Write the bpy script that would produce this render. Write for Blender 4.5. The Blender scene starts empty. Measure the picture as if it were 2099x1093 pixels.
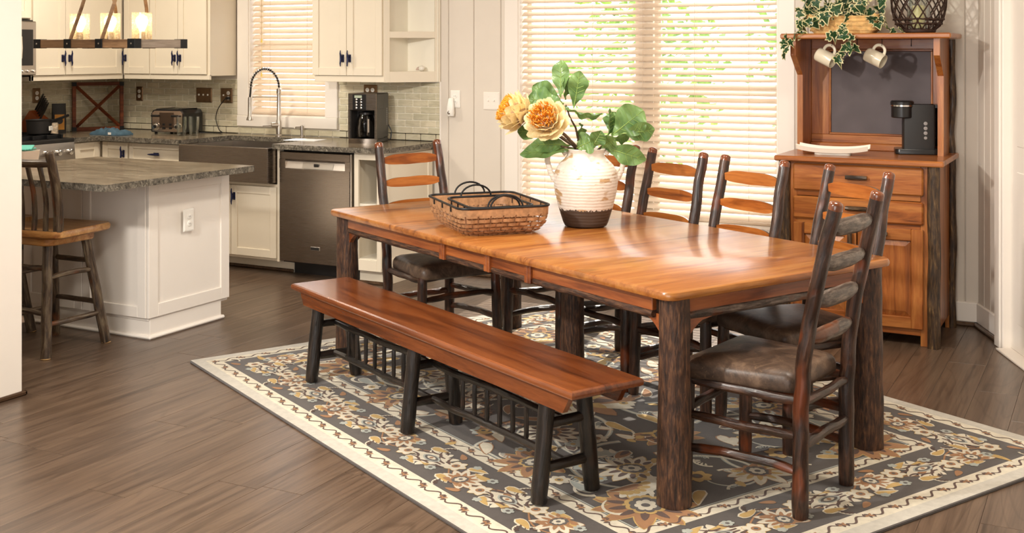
import bpy, bmesh, math, random
from math import sin, cos, pi, radians, sqrt, atan2
from mathutils import Vector, Matrix, noise as mnoise

# ------------------------------------------------------------------ camera, sky, sun, large lights
SC = bpy.context.scene
COL = SC.collection
FPX, CX, HY, CAMH, YAW = 2400.0, 1049.5, 106.0, 1.575, radians(27.5)   # pixels of the 2099x1093 frame
cam_d = bpy.data.cameras.new('camera')
cam_d.sensor_width = 36.0
cam_d.sensor_fit = 'HORIZONTAL'
cam_d.lens = 36.0 * FPX / 2099.0
cam_d.shift_x = 0.0
cam_d.shift_y = -(546.5 - HY) / 2099.0
cam_d.clip_start = 0.05
cam = bpy.data.objects.new('camera', cam_d)
COL.objects.link(cam)
cam.location = (0, 0, CAMH)
cam.rotation_euler = (pi / 2, 0, YAW)
SC.camera = cam

W = bpy.data.worlds.new('sky')
SC.world = W
W.use_nodes = True
bg = W.node_tree.nodes['Background']
bg.inputs[0].default_value = (0.93, 0.97, 1.0, 1)
bg.inputs[1].default_value = 3.1

def light(name, kind, loc, energy, color, size=None, size_y=None, aim=None, spot=None, blend=0.6):
    d = bpy.data.lights.new(name, kind)
    d.energy = energy
    d.color = color
    if kind == 'AREA':
        d.size = size
        if size_y:
            d.shape = 'RECTANGLE'
            d.size_y = size_y
        else:
            d.shape = 'DISK'
    elif kind == 'SUN':
        d.angle = size
    else:
        d.shadow_soft_size = size
    if kind == 'SPOT':
        d.spot_size = spot
        d.spot_blend = blend
    o = bpy.data.objects.new(name, d)
    COL.objects.link(o)
    o.location = loc
    if aim is not None:
        o.rotation_euler = (Vector(aim) - Vector(loc)).to_track_quat('-Z', 'Y').to_euler()
    return o

light('sun', 'SUN', (-4, 12, 6), 8.0, (1.0, 0.93, 0.82), size=radians(0.6), aim=(-3.3, 12 - 6.9, 6 - 5.4))
# soft fill added behind the camera; the wall there has no opening
light('rear_fill', 'AREA', (-1.4, -2.5, 1.5), 145.0, (1.0, 0.985, 0.965), size=4.6, size_y=2.2, aim=(-2.0, 4.5, 1.1))
# unseen key light set by the mug shadows, left of and behind the camera
light('key_spotlight', 'SPOT', (-3.42, 1.05, 2.62), 460.0, (1.0, 0.955, 0.89), size=0.09, aim=(-1.9, 6.2, 0.9), spot=radians(108), blend=1.0)
# warm fill discs under the ceiling, added to lift kitchen and dining side
for (x, y, e) in ((-6.1, 5.6, 34), (-6.0, 3.9, 26), (-2.3, 4.4, 36), (-2.3, 1.9, 34), (-0.75, 4.3, 30)):
    light('ceiling_fill', 'AREA', (x, y, 2.735), e, (1.0, 0.90, 0.76) if x < -5 else (1.0, 0.92, 0.80), size=0.5, aim=(x, y, 0))

SC.view_settings.view_transform = 'Standard'
SC.view_settings.look = 'None'
SC.view_settings.exposure = 0.27
SC.view_settings.gamma = 1.0
SC.view_settings.use_curve_mapping = False

# ------------------------------------------------------------------ helpers
R2 = (cos(YAW), sin(YAW))
F2 = (-sin(YAW), cos(YAW))
def ray(px, py):
    t = (px - CX) / FPX
    return (F2[0] + R2[0] * t, F2[1] + R2[1] * t, (HY - py) / FPX)
def atz(px, py, z):
    d = ray(px, py); k = (z - CAMH) / d[2]
    return Vector((d[0] * k, d[1] * k, z))
def aty(px, py, y):
    d = ray(px, py); k = y / d[1]
    return Vector((d[0] * k, y, CAMH + d[2] * k))
def atx(px, py, x):
    d = ray(px, py); k = x / d[0]
    return Vector((x, d[1] * k, CAMH + d[2] * k))

def lin(c):
    return tuple(((v / 255.0) / 12.92 if v <= 10 else (((v / 255.0) + 0.055) / 1.055) ** 2.4) for v in c)

class MB:
    """collects geometry for one mesh"""
    def __init__(s, M=None):
        s.v, s.f, s.m, s.lc = [], [], [], []
        s.M = M or Matrix()
    def add(s, vs, fs, mi=0, lcs=None):
        b = len(s.v)
        M = s.M
        for i, p in enumerate(vs):
            s.v.append(tuple(M @ Vector(p)))
            s.lc.append(tuple(lcs[i]) if lcs else tuple(p))
        for f in fs:
            s.f.append(tuple(b + i for i in f))
        if isinstance(mi, int):
            s.m += [mi] * len(fs)
        else:
            s.m += mi
    def box(s, x0, y0, z0, x1, y1, z1, mi=0, c=0.0):
        if x1 < x0: x0, x1 = x1, x0
        if y1 < y0: y0, y1 = y1, y0
        if z1 < z0: z0, z1 = z1, z0
        if c <= 0:
            s.add([(x0, y0, z0), (x1, y0, z0), (x1, y1, z0), (x0, y1, z0), (x0, y0, z1), (x1, y0, z1), (x1, y1, z1), (x0, y1, z1)],
                  [(0, 3, 2, 1), (4, 5, 6, 7), (0, 1, 5, 4), (1, 2, 6, 5), (2, 3, 7, 6), (3, 0, 4, 7)], mi)
            return
        c = min(c, (x1 - x0) * .49, (y1 - y0) * .49, (z1 - z0) * .49)
        vs, ix = [], {}
        X, Y, Z = (x0, x1), (y0, y1), (z0, z1)
        for i in (0, 1):
            for j in (0, 1):
                for k in (0, 1):
                    sx, sy, sz = (1 - 2 * i) * c, (1 - 2 * j) * c, (1 - 2 * k) * c
                    for a, d in enumerate(((0, sy, sz), (sx, 0, sz), (sx, sy, 0))):
                        ix[i, j, k, a] = len(vs)
                        vs.append((X[i] + d[0], Y[j] + d[1], Z[k] + d[2]))
        fs = []
        for a in range(3):
            b_, c_ = (a + 1) % 3, (a + 2) % 3
            for e in (0, 1):
                q = []
                for (p, r) in ((0, 0), (1, 0), (1, 1), (0, 1)):
                    t = [0, 0, 0]; t[a] = e; t[b_] = p; t[c_] = r
                    q.append(ix[t[0], t[1], t[2], a])
                fs.append(tuple(q if e else q[::-1]))
            for p in (0, 1):       # edges parallel to axis a
                for r in (0, 1):
                    t0 = [0, 0, 0]; t0[b_] = p; t0[c_] = r
                    t1 = list(t0); t1[a] = 1
                    q = (ix[(*t0, b_)], ix[(*t1, b_)], ix[(*t1, c_)], ix[(*t0, c_)])
                    fs.append(q if (p == r) else q[::-1])
        for i in (0, 1):
            for j in (0, 1):
                for k in (0, 1):
                    q = (ix[i, j, k, 0], ix[i, j, k, 1], ix[i, j, k, 2])
                    fs.append(q if (i + j + k) % 2 else q[::-1])
        s.add(vs, fs, mi)
    def tube(s, pts, rad, n=10, mi=0, cap=True, amp=0.0, seed=0, dome=0.0, flat=1.0, closed=False, tip=None):
        """swept round log; rad is a number or a list; amp is bark roughness (fraction of radius)"""
        P = [Vector(p) for p in pts]
        if not isinstance(rad, (list, tuple)):
            rad = [rad] * len(P)
        vs, fs, lc = [], [], []
        T0 = (P[1] - P[0]).normalized()
        up = Vector((0, 0, 1)) if abs(T0.z) < 0.9 else Vector((0, 1, 0))
        N = (up - T0 * up.dot(T0)).normalized()
        L = 0.0
        m = len(P)
        rings = []
        for i, p in enumerate(P):
            if closed:
                T = (P[(i + 1) % m] - P[i - 1]).normalized()
            else:
                T = (P[min(i + 1, m - 1)] - P[max(i - 1, 0)]).normalized()
            N = (N - T * N.dot(T)).normalized()
            B = T.cross(N)
            if i: L += (p - P[i - 1]).length
            rings.append((p, N.copy(), B, rad[i], L, T))
        if dome and not closed:
            p, N_, B, r, L_, T = rings[-1]
            for k in (1, 2, 3):
                a = k * pi / 2 / 3.4
                rings.append((p + T * (sin(a) * r * dome), N_, B, r * cos(a), L_ + sin(a) * r * dome, T))
        for (p, N_, B, r, L_, T) in rings:
            for k in range(n):
                a = 2 * pi * k / n
                rr = r
                if amp:
                    q = Vector((cos(a) * 2.2 + seed * 3.7, sin(a) * 2.2, L_ * 9.0 + seed))
                    rr = r * (1 + amp * (mnoise.noise(q) * 1.1 + 0.5 * mnoise.noise(q * 2.7)))
                vs.append(p + N_ * (cos(a) * rr * flat) + B * (sin(a) * rr))
                lc.append((cos(a) * r, sin(a) * r, L_))
        R = len(rings)
        for i in range(R - 1 if not closed else R):
            for k in range(n):
                a, b = i * n + k, i * n + (k + 1) % n
                c, d = ((i + 1) % R) * n + (k + 1) % n, ((i + 1) % R) * n + k
                fs.append((a, b, c, d))
        if cap and not closed:
            fs.append(tuple(range(n - 1, -1, -1)))
            fs.append(tuple((R - 1) * n + k for k in range(n)))
        if tip is not None:
            mi = [tip if (f[0] // n) >= R - 5 else mi for f in fs]
        s.add(vs, fs, mi, lc)
    def log(s, p0, p1, r0, r1=None, n=12, amp=0.10, seed=0, bow=(0, 0, 0), ends=1.0, mi=0, step=0.03, dome=0.0, wob=0.0):
        p0, p1 = Vector(p0), Vector(p1)
        r1 = r0 if r1 is None else r1
        k = max(6, int((p1 - p0).length / step))
        pts, rad = [], []
        for i in range(k + 1):
            t = i / k
            p = p0.lerp(p1, t) + Vector(bow) * (4 * t * (1 - t))
            if wob:
                p = p + Vector((mnoise.noise(Vector((seed, t * 3, 1))), mnoise.noise(Vector((seed, t * 3, 5))), mnoise.noise(Vector((seed, t * 3, 9))))) * wob * min(1, 6 * t * (1 - t))
            pts.append(p)
            e = 1.0
            if ends < 1:
                e = ends + (1 - ends) * min(1, min(t, 1 - t) / 0.13)
            rad.append((r0 + (r1 - r0) * t) * e)
        s.tube(pts, rad, n, mi, True, amp, seed, dome)
    def lathe(s, prof, n=24, c=(0, 0, 0), mi=0, cap0=True, cap1=True):
        vs, fs = [], []
        for (r, z) in prof:
            for k in range(n):
                a = 2 * pi * k / n
                vs.append((c[0] + r * cos(a), c[1] + r * sin(a), c[2] + z))
        for i in range(len(prof) - 1):
            for k in range(n):
                fs.append((i * n + k, i * n + (k + 1) % n, (i + 1) * n + (k + 1) % n, (i + 1) * n + k))
        if cap0: fs.append(tuple(range(n - 1, -1, -1)))
        if cap1: fs.append(tuple((len(prof) - 1) * n + k for k in range(n)))
        s.add(vs, fs, mi)
    def loft(s, outlines, mi=0, cap0=True, cap1=True, close=True):
        """outlines: list of equally long 3-D point loops"""
        n = len(outlines[0])
        vs = [p for o in outlines for p in o]
        fs = []
        for i in range(len(outlines) - 1):
            for k in range(n if close else n - 1):
                fs.append((i * n + k, i * n + (k + 1) % n, (i + 1) * n + (k + 1) % n, (i + 1) * n + k))
        if cap0: fs.append(tuple(range(n - 1, -1, -1)))
        if cap1: fs.append(tuple((len(outlines) - 1) * n + k for k in range(n)))
        s.add(vs, fs, mi)
    def prism(s, poly, a, b, axis='Z', mi=0):
        """poly is 2-D; axis names the extrusion direction"""
        def P(u, v, w):
            return {'Z': (u, v, w), 'Y': (u, w, v), 'X': (w, u, v)}[axis]
        n = len(poly)
        vs = [P(u, v, a) for u, v in poly] + [P(u, v, b) for u, v in poly]
        ar = sum(poly[i][0] * poly[(i + 1) % n][1] - poly[(i + 1) % n][0] * poly[i][1] for i in range(n))
        fs = [tuple(range(n - 1, -1, -1)), tuple(range(n, 2 * n))] + [(i, (i + 1) % n, n + (i + 1) % n, n + i) for i in range(n)]
        flip = (ar < 0) != (axis == 'Y')
        if flip != (b < a):
            fs = [f[::-1] for f in fs]
        s.add(vs, fs, mi)
    def ico(s, c, r, mi=0, sub=2, sc=(1, 1, 1)):
        bm = bmesh.new()
        bmesh.ops.create_icosphere(bm, subdivisions=sub, radius=1)
        s.add([(c[0] + v.co.x * r * sc[0], c[1] + v.co.y * r * sc[1], c[2] + v.co.z * r * sc[2]) for v in bm.verts],
              [tuple(v.index for v in f.verts) for f in bm.faces], mi)
        bm.free()
    def build(s, name, mats, parent=None, loc=(0, 0, 0), rot=(0, 0, 0), smooth=0.6, world=False):
        me = bpy.data.meshes.new(name)
        vs = s.v
        if world and parent is not None:
            o = Vector((0, 0, 0)); q = parent
            while q is not None:
                o += q.location; q = q.parent
            vs = [(p[0] - o.x, p[1] - o.y, p[2] - o.z) for p in vs]
        me.from_pydata(vs, [], s.f)
        if not isinstance(mats, (list, tuple)):
            mats = [mats]
        for m in mats:
            me.materials.append(m)
        me.polygons.foreach_set('material_index', s.m)
        at = me.attributes.new('lc', 'FLOAT_VECTOR', 'POINT')
        at.data.foreach_set('vector', [c for p in s.lc for c in p])
        if smooth:
            me.polygons.foreach_set('use_smooth', [True] * len(s.f))
            me.set_sharp_from_angle(angle=smooth)
        me.update()
        o = bpy.data.objects.new(name, me)
        COL.objects.link(o)
        if parent is not None:
            o.parent = parent
        o.location = loc
        o.rotation_euler = rot
        return o

def tag(o, label=None, cat=None, group=None, kind=None):
    if label: o['label'] = label
    if cat: o['category'] = cat
    if group: o['group'] = group
    if kind: o['kind'] = kind
    return o
def thing(name, label, cat, loc=(0, 0, 0), rz=0.0, group=None):
    o = bpy.data.objects.new(name, None)
    COL.objects.link(o)
    o.empty_display_size = 0.05
    o.location = loc
    o.rotation_euler = (0, 0, rz)
    return tag(o, label, cat, group)
def struct(name, loc=(0, 0, 0)):
    o = bpy.data.objects.new(name, None)
    COL.objects.link(o)
    o.empty_display_size = 0.05
    o.location = loc
    o['kind'] = 'structure'
    return o
def piece(src, parent, loc=(0, 0, 0), rot=(0, 0, 0), scale=(1, 1, 1), name=None):
    o = src.copy()
    if name: o.name = name
    COL.objects.link(o)
    o.parent = parent
    o.location = loc
    o.rotation_euler = rot
    o.scale = scale
    return o
def copy_tree(o, parent=None):
    kids = list(o.children)
    c = o.copy()
    COL.objects.link(c)
    c.parent = parent
    for k in kids:
        copy_tree(k, c)
    return c
def rrect(a, b, r, k=4, cx=0, cy=0):
    """rounded rectangle outline, half sizes a, b"""
    out = []
    for (sx, sy, a0) in ((1, 1, 0), (-1, 1, pi / 2), (-1, -1, pi), (1, -1, 1.5 * pi)):
        for i in range(k + 1):
            t = a0 + pi / 2 * i / k
            out.append((cx + sx * (a - r) + r * cos(t), cy + sy * (b - r) + r * sin(t)))
    return out
def ring3(o2, z, sc=1.0, cx=0, cy=0):
    return [(cx + x * sc, cy + y * sc, z) for x, y in o2]

# ------------------------------------------------------------------ materials
def newmat(name):
    m = bpy.data.materials.new(name)
    m.use_nodes = True
    nt = m.node_tree
    return m, nt, nt.nodes['Principled BSDF']
def nd(nt, t, **kw):
    n = nt.nodes.new(t)
    for k, v in kw.items():
        if k.startswith('i_'):
            n.inputs[k[2:].replace('_', ' ')].default_value = v
        else:
            setattr(n, k, v)
    return n
def ramp(nt, fac, stops, interp='LINEAR'):
    r = nt.nodes.new('ShaderNodeValToRGB')
    r.color_ramp.interpolation = interp
    e = r.color_ramp.elements
    while len(e) > 1: e.remove(e[-1])
    e[0].position = stops[0][0]; e[0].color = (*stops[0][1], 1)
    for p, c in stops[1:]:
        x = e.new(p); x.color = (*c, 1)
    nt.links.new(fac, r.inputs[0])
    return r.outputs[0]
def mixc(nt, a, b, fac, mode='MIX'):
    m = nt.nodes.new('ShaderNodeMix'); m.data_type = 'RGBA'; m.blend_type = mode
    for s_, v in ((0, fac), (6, a), (7, b)):
        if hasattr(v, 'is_linked') or hasattr(v, 'links'):
            nt.links.new(v, m.inputs[s_])
        else:
            m.inputs[s_].default_value = v if s_ == 0 else (*v, 1)
    return m.outputs[2]
def coords(nt, kind='Object', scale=(1, 1, 1), rand=True, attr=None):
    if attr:
        c = nd(nt, 'ShaderNodeAttribute', attribute_name=attr).outputs['Vector']
    else:
        c = nd(nt, 'ShaderNodeTexCoord').outputs[kind]
    if rand:
        oi = nd(nt, 'ShaderNodeObjectInfo')
        mu = nd(nt, 'ShaderNodeMath', operation='MULTIPLY'); mu.inputs[1].default_value = 17.3
        nt.links.new(oi.outputs['Random'], mu.inputs[0])
        ad = nd(nt, 'ShaderNodeVectorMath', operation='ADD')
        nt.links.new(c, ad.inputs[0]); nt.links.new(mu.outputs[0], ad.inputs[1])
        c = ad.outputs[0]
    mp = nd(nt, 'ShaderNodeMapping')
    mp.inputs['Scale'].default_value = scale
    nt.links.new(c, mp.inputs['Vector'])
    return mp.outputs[0]
def noise(nt, co, scale, detail=4, rough=0.55, dist=0.0):
    n = nd(nt, 'ShaderNodeTexNoise', i_Scale=scale, i_Detail=detail, i_Roughness=rough, i_Distortion=dist)
    nt.links.new(co, n.inputs['Vector'])
    return n.outputs['Fac']
def bump(nt, b, h, strength=0.3, dist=0.01):
    n = nd(nt, 'ShaderNodeBump', i_Strength=strength, i_Distance=dist)
    nt.links.new(h, n.inputs['Height'])
    nt.links.new(n.outputs[0], b.inputs['Normal'])
def pset(b, rough=0.5, metal=0.0, coat=0.0, coat_r=0.1, spec=0.5, trans=0.0, ior=1.45, sheen=0.0):
    b.inputs['Roughness'].default_value = rough
    b.inputs['Metallic'].default_value = metal
    b.inputs['Coat Weight'].default_value = coat
    b.inputs['Coat Roughness'].default_value = coat_r
    b.inputs['Specular IOR Level'].default_value = spec
    b.inputs['Transmission Weight'].default_value = trans
    b.inputs['IOR'].default_value = ior
    b.inputs['Sheen Weight'].default_value = sheen
def plain(name, c, rough=0.5, metal=0.0, var=0.04, scale=6.0, coat=0.0, bmp=0.0, bscale=60.0, **kw):
    m, nt, b = newmat(name)
    pset(b, rough, metal, coat, **kw)
    co = coords(nt, rand=False)
    f = noise(nt, co, scale, 3)
    nt.links.new(ramp(nt, f, [(0.3, tuple(v * (1 - var) for v in c)), (0.7, tuple(min(1, v * (1 + var)) for v in c))]), b.inputs['Base Color'])
    if bmp:
        bump(nt, b, noise(nt, co, bscale, 3), bmp, 0.002)
    return m
def wood(name, dark, mid, light_, axis='X', scale=1.0, rough=0.3, coat=0.3, knots=0.5, bmp=0.12, tone=(0.72, 0.67, 0.57)):
    dark, mid, light_ = (tuple(v * t_ for v, t_ in zip(c_, tone)) for c_ in (dark, mid, light_))
    m, nt, b = newmat(name)
    pset(b, rough, 0, coat, 0.15)
    k = 0.09
    sc = {'X': (k, 1, 1), 'Y': (1, k, 1), 'Z': (1, 1, k)}[axis]
    co = coords(nt, scale=sc)
    f = noise(nt, co, 16 * scale, 5, 0.6, 0.9)
    c = ramp(nt, f, [(0.28, dark), (0.45, mid), (0.62, light_), (0.80, mid)])
    fine = noise(nt, co, 120 * scale, 3, 0.6)
    c = mixc(nt, c, ramp(nt, fine, [(0.35, (0.62, 0.56, 0.50)), (0.6, (1, 1, 1))]), 0.45, 'MULTIPLY')
    co2 = coords(nt, scale=tuple(0.45 if v == k else 1 for v in sc))
    big = noise(nt, co2, 2.3 * scale, 2)
    c = mixc(nt, c, ramp(nt, big, [(0.3, (0.80, 0.72, 0.66)), (0.7, (1.1, 1.06, 1.0))]), 0.8, 'MULTIPLY')
    if knots:
        kn = noise(nt, co2, 9.0 * scale, 1, 0.4)
        c = mixc(nt, c, dark, ramp(nt, kn, [(0.74, (0, 0, 0)), (0.80, (knots,) * 3)]))
    nt.links.new(c, b.inputs['Base Color'])
    bump(nt, b, fine, bmp, 0.002)
    return m
def bark(name, cols, peel, rough=0.36, tone=.62, fine=55.0, bmp=0.9, peel_at=(0.56, 0.66), coat=0.25, stretch=0.16):
    cols = [tuple(v * tone for v in c_) for c_ in cols]
    peel = tuple(v * .75 for v in peel)
    m, nt, b = newmat(name)
    pset(b, rough, 0, coat, 0.2)
    co = coords(nt, scale=(1, 1, stretch), attr='lc')
    f = noise(nt, co, fine, 6, 0.62, 0.35)
    c = ramp(nt, f, [(0.30, cols[0]), (0.48, cols[1]), (0.62, cols[2]), (0.78, cols[3])])
    co2 = coords(nt, scale=(1, 1, 0.55), attr='lc')
    p = noise(nt, co2, 11, 2, 0.5)
    pf = ramp(nt, p, [(peel_at[0], (0, 0, 0)), (peel_at[1], (1, 1, 1))])
    co3 = coords(nt, scale=(1, 1, 0.1), attr='lc')
    pc = ramp(nt, noise(nt, co3, 70, 3), [(0.3, tuple(v * 0.5 for v in peel)), (0.65, peel)])
    c = mixc(nt, c, pc, pf)
    nt.links.new(c, b.inputs['Base Color'])
    h = nd(nt, 'ShaderNodeMath', operation='MULTIPLY')
    inv = nd(nt, 'ShaderNodeMath', operation='SUBTRACT'); inv.inputs[0].default_value = 1.0
    nt.links.new(pf, inv.inputs[1])
    nt.links.new(f, h.inputs[0]); nt.links.new(inv.outputs[0], h.inputs[1])
    bump(nt, b, h.outputs[0], bmp, 0.006)
    return m

M = {}
HK = (lin((92, 46, 20)), lin((184, 112, 56)), lin((214, 146, 82)))
for ax in 'XYZ':
    M['hick' + ax] = wood('rustic_hickory_' + ax.lower(), *HK, axis=ax, rough=0.34, coat=0.3, knots=0.7)
for ax in 'XY':
    M['top' + ax] = wood('varnished_table_wood_' + ax.lower(), lin((120, 66, 30)), lin((190, 124, 66)), lin((214, 154, 90)), axis=ax, scale=0.8, rough=0.28, coat=0.4, knots=0.5, bmp=0.05, tone=(.63, .56, .43))
M['bench'] = wood('varnished_bench_wood', lin((66, 33, 17)), lin((132, 72, 36)), lin((160, 94, 50)), axis='X', scale=0.8, rough=0.24, coat=0.5, knots=0.8, bmp=0.05, tone=(.62, .56, .48))
M['apron'] = wood('red_brown_apron_wood', lin((86, 40, 22)), lin((158, 88, 46)), lin((188, 116, 66)), axis='X', rough=0.34, coat=0.3, knots=0.3)
M['apronY'] = wood('red_brown_apron_wood_y', lin((86, 40, 22)), lin((158, 88, 46)), lin((188, 116, 66)), axis='Y', rough=0.34, coat=0.3, knots=0.3)
M['slat'] = wood('chair_slat_wood', lin((112, 58, 26)), lin((178, 106, 50)), lin((204, 134, 72)), axis='X', rough=0.3, coat=0.4, knots=0.4)
M['bark'] = bark('dark_hickory_bark', (lin((20, 10, 7)), lin((60, 35, 23)), lin((96, 62, 44)), lin((126, 94, 72))), lin((118, 58, 28)), rough=0.33, coat=0.25, tone=.55)
M['bark_leg'] = bark('rough_leg_bark', (lin((22, 13, 9)), lin((76, 48, 33)), lin((116, 78, 52)), lin((160, 118, 82))), lin((110, 62, 34)), rough=0.5, peel_at=(0.70, 0.80), coat=0.1, fine=105, tone=.66, stretch=.17, bmp=1.0)
M['bark_bench'] = bark('bench_leg_bark', (lin((10, 8, 7)), lin((28, 21, 17)), lin((50, 38, 30)), lin((86, 68, 54))), lin((58, 30, 18)), peel_at=(0.62, 0.72))
M['bark_slat'] = bark('chair_slat_bark', (lin((20, 14, 11)), lin((76, 62, 53)), lin((120, 106, 95)), lin((164, 150, 136))), lin((122, 66, 34)), peel_at=(0.60, 0.68), bmp=1.0, fine=80, tone=.9)
M['bark_stool'] = bark('stool_bark', (lin((26, 18, 12)), lin((78, 60, 44)), lin((112, 96, 74)), lin((152, 140, 116))), lin((140, 82, 46)), peel_at=(0.60, 0.70), rough=0.45, tone=.95)
M['bark_hutch'] = bark('hutch_post_bark', (lin((24, 15, 9)), lin((66, 46, 28)), lin((104, 78, 48)), lin((206, 170, 112))), lin((120, 62, 28)), peel_at=(0.72, 0.8), rough=0.5, fine=70, tone=.8)
M['endgrain'] = plain('pale_end_grain', lin((226, 186, 128)), 0.6)
M['peeled'] = plain('peeled_log_tip', lin((104, 54, 28)), 0.22, coat=0.5, var=0.35, scale=30)
M['stoolwood'] = wood('light_stool_wood', lin((150, 92, 46)), lin((216, 164, 104)), lin((234, 190, 132)), axis='X', rough=0.35, coat=0.3, knots=0.6, tone=(.85, .8, .72))

def leather():
    m, nt, b = newmat('worn_brown_leather')
    pset(b, 0.42, 0, 0.05, 0.3, 0.4)
    co = coords(nt)
    f = noise(nt, co, 8, 6, 0.7, 0.8)
    c = ramp(nt, f, [(0.34, lin((48, 37, 30))), (0.52, lin((82, 64, 52))), (0.72, lin((122, 99, 80)))])
    v = nd(nt, 'ShaderNodeTexVoronoi', feature='DISTANCE_TO_EDGE', i_Scale=70.0)
    nt.links.new(co, v.inputs['Vector'])
    w = noise(nt, co, 26, 6, 0.75, 2.5)
    c = mixc(nt, c, lin((140, 112, 84)), ramp(nt, w, [(0.60, (0, 0, 0)), (0.66, (0.5, 0.5, 0.5)), (0.72, (0, 0, 0))]))
    nt.links.new(c, b.inputs['Base Color'])
    bump(nt, b, v.outputs[0], 0.25, 0.002)
    return m
M['leather'] = leather()

def floor_mat():
    m, nt, b = newmat('grey_brown_vinyl_plank')
    pset(b, 0.30, 0, 0.0, spec=0.5)
    co = coords(nt, scale=(1, 0.05, 1))
    f = noise(nt, co, 24, 6, 0.62, 0.5)
    c = ramp(nt, f, [(0.28, lin((72, 57, 45))), (0.46, lin((95, 77, 63))), (0.62, lin((107, 88, 72))), (0.8, lin((88, 71, 58)))])
    co2 = coords(nt, scale=(1, 0.13, 1))
    f2 = noise(nt, co2, 3.6, 2, 0.45, 0.5)
    w = nd(nt, 'ShaderNodeMath', operation='SINE')
    mu = nd(nt, 'ShaderNodeMath', operation='MULTIPLY'); mu.inputs[1].default_value = 75.0
    nt.links.new(f2, mu.inputs[0]); nt.links.new(mu.outputs[0], w.inputs[0])
    c = mixc(nt, c, ramp(nt, w.outputs[0], [(0.0, (1, 1, 1)), (0.80, (1, 1, 1)), (1.0, (0.66, 0.64, 0.62))]), 0.6, 'MULTIPLY')
    co4 = coords(nt, scale=(1, 0.022, 1))
    fine = noise(nt, co4, 95, 5, 0.7, 0.3)
    c = mixc(nt, c, ramp(nt, fine, [(0.34, (0.58, 0.56, 0.54)), (0.50, (0.98, 0.98, 0.98)), (0.70, (1.16, 1.15, 1.14))]), 0.8, 'MULTIPLY')
    oi = nd(nt, 'ShaderNodeObjectInfo')
    c = mixc(nt, c, ramp(nt, oi.outputs['Random'], [(0, (0.94, 0.93, 0.92)), (1, (1.05, 1.04, 1.03))]), 0.8, 'MULTIPLY')
    nt.links.new(c, b.inputs['Base Color'])
    bump(nt, b, fine, 0.10, 0.002)
    return m
M['floor'] = floor_mat()
M['wall'] = plain('warm_white_wall_paint', lin((220, 210, 197)), 0.55, var=0.015)
M['trim'] = plain('white_trim_paint', lin((240, 232, 222)), 0.4, var=0.01)
M['ceil'] = plain('ceiling_paint', lin((240, 236, 228)), 0.8, var=0.01)
M['cab'] = plain('cream_cabinet_paint', lin((230, 219, 199)), 0.35, var=0.012)
M['cab_in'] = plain('cabinet_interior_paint', lin((238, 232, 216)), 0.5, var=0.01)
M['shoe'] = wood('dark_shoe_moulding', lin((50, 36, 28)), lin((92, 72, 58)), lin((120, 98, 80)), axis='Y', knots=0)
M['navy'] = plain('navy_iron', lin((26, 30, 66)), 0.4, 0.3)
M['black'] = plain('black_plastic', (0.012, 0.011, 0.011), 0.28)
M['blackmat'] = plain('matt_black', (0.014, 0.012, 0.011), 0.5)
M['iron'] = plain('black_wrought_iron', (0.02, 0.02, 0.021), 0.45, 0.6)
M['chrome'] = plain('polished_chrome', (0.75, 0.74, 0.72), 0.12, 1.0, var=0.02)
M['nickel'] = plain('brushed_nickel', (0.58, 0.54, 0.49), 0.28, 1.0, var=0.04)
M['white_plastic'] = plain('white_plastic', lin((244, 240, 232)), 0.35, var=0.01)
M['bronze'] = plain('bronze_plate', lin((132, 106, 80)), 0.32, 0.8, var=0.15, scale=20)
M['ceramic'] = plain('glazed_white_ceramic', lin((236, 230, 216)), 0.18, coat=0.5, var=0.02)
M['mug'] = plain('cream_stoneware', lin((222, 212, 188)), 0.2, coat=0.4, var=0.03)

def steel():
    m, nt, b = newmat('brushed_stainless_steel')
    pset(b, 0.33, 1.0)
    co = coords(nt, scale=(0.6, 0.6, 90), rand=False)
    f = noise(nt, co, 14, 2)
    nt.links.new(ramp(nt, f, [(0.3, (0.235, 0.198, 0.166)), (0.7, (0.262, 0.222, 0.186))]), b.inputs['Base Color'])  # base colour darkened to carry the reflection of a dim room
    nt.links.new(ramp(nt, f, [(0.3, (0.22,) * 3), (0.7, (0.30,) * 3)]), b.inputs['Roughness'])
    return m
M['steel'] = steel()
M['steel_light'] = plain('satin_stainless_steel', (.46, .42, .375), .30, 1.0, var=.03)

def granite():
    m, nt, b = newmat('grey_green_granite')
    pset(b, 0.22, 0, 0.1)
    co = coords(nt, scale=(0.25, 1, 1), rand=False)
    f = noise(nt, co, 11, 8, 0.7, 0.8)
    c = ramp(nt, f, [(0.28, lin((70, 60, 50))), (0.46, lin((122, 108, 90))), (0.60, lin((152, 138, 118))), (0.75, lin((178, 166, 146)))])
    f2 = noise(nt, co, 120, 3, 0.7)
    c = mixc(nt, c, ramp(nt, f2, [(0.36, (0.35, 0.34, 0.32)), (0.55, (1.05, 1.04, 1.0))]), 0.75, 'MULTIPLY')
    nt.links.new(c, b.inputs['Base Color'])
    return m
M['granite'] = granite()
def granite_edge():
    m, nt, b = newmat('chiselled_granite_edge')
    pset(b, 0.5, 0, 0.0)
    co = coords(nt, rand=False)
    f = noise(nt, co, 46, 8, 0.75, 0.8)
    nt.links.new(ramp(nt, f, [(0.36, lin((44, 39, 33))), (0.52, lin((112, 104, 90))), (0.68, lin((182, 174, 158)))]), b.inputs['Base Color'])
    bump(nt, b, f, 0.9, 0.012)
    return m
M['granite_edge'] = granite_edge()

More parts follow.
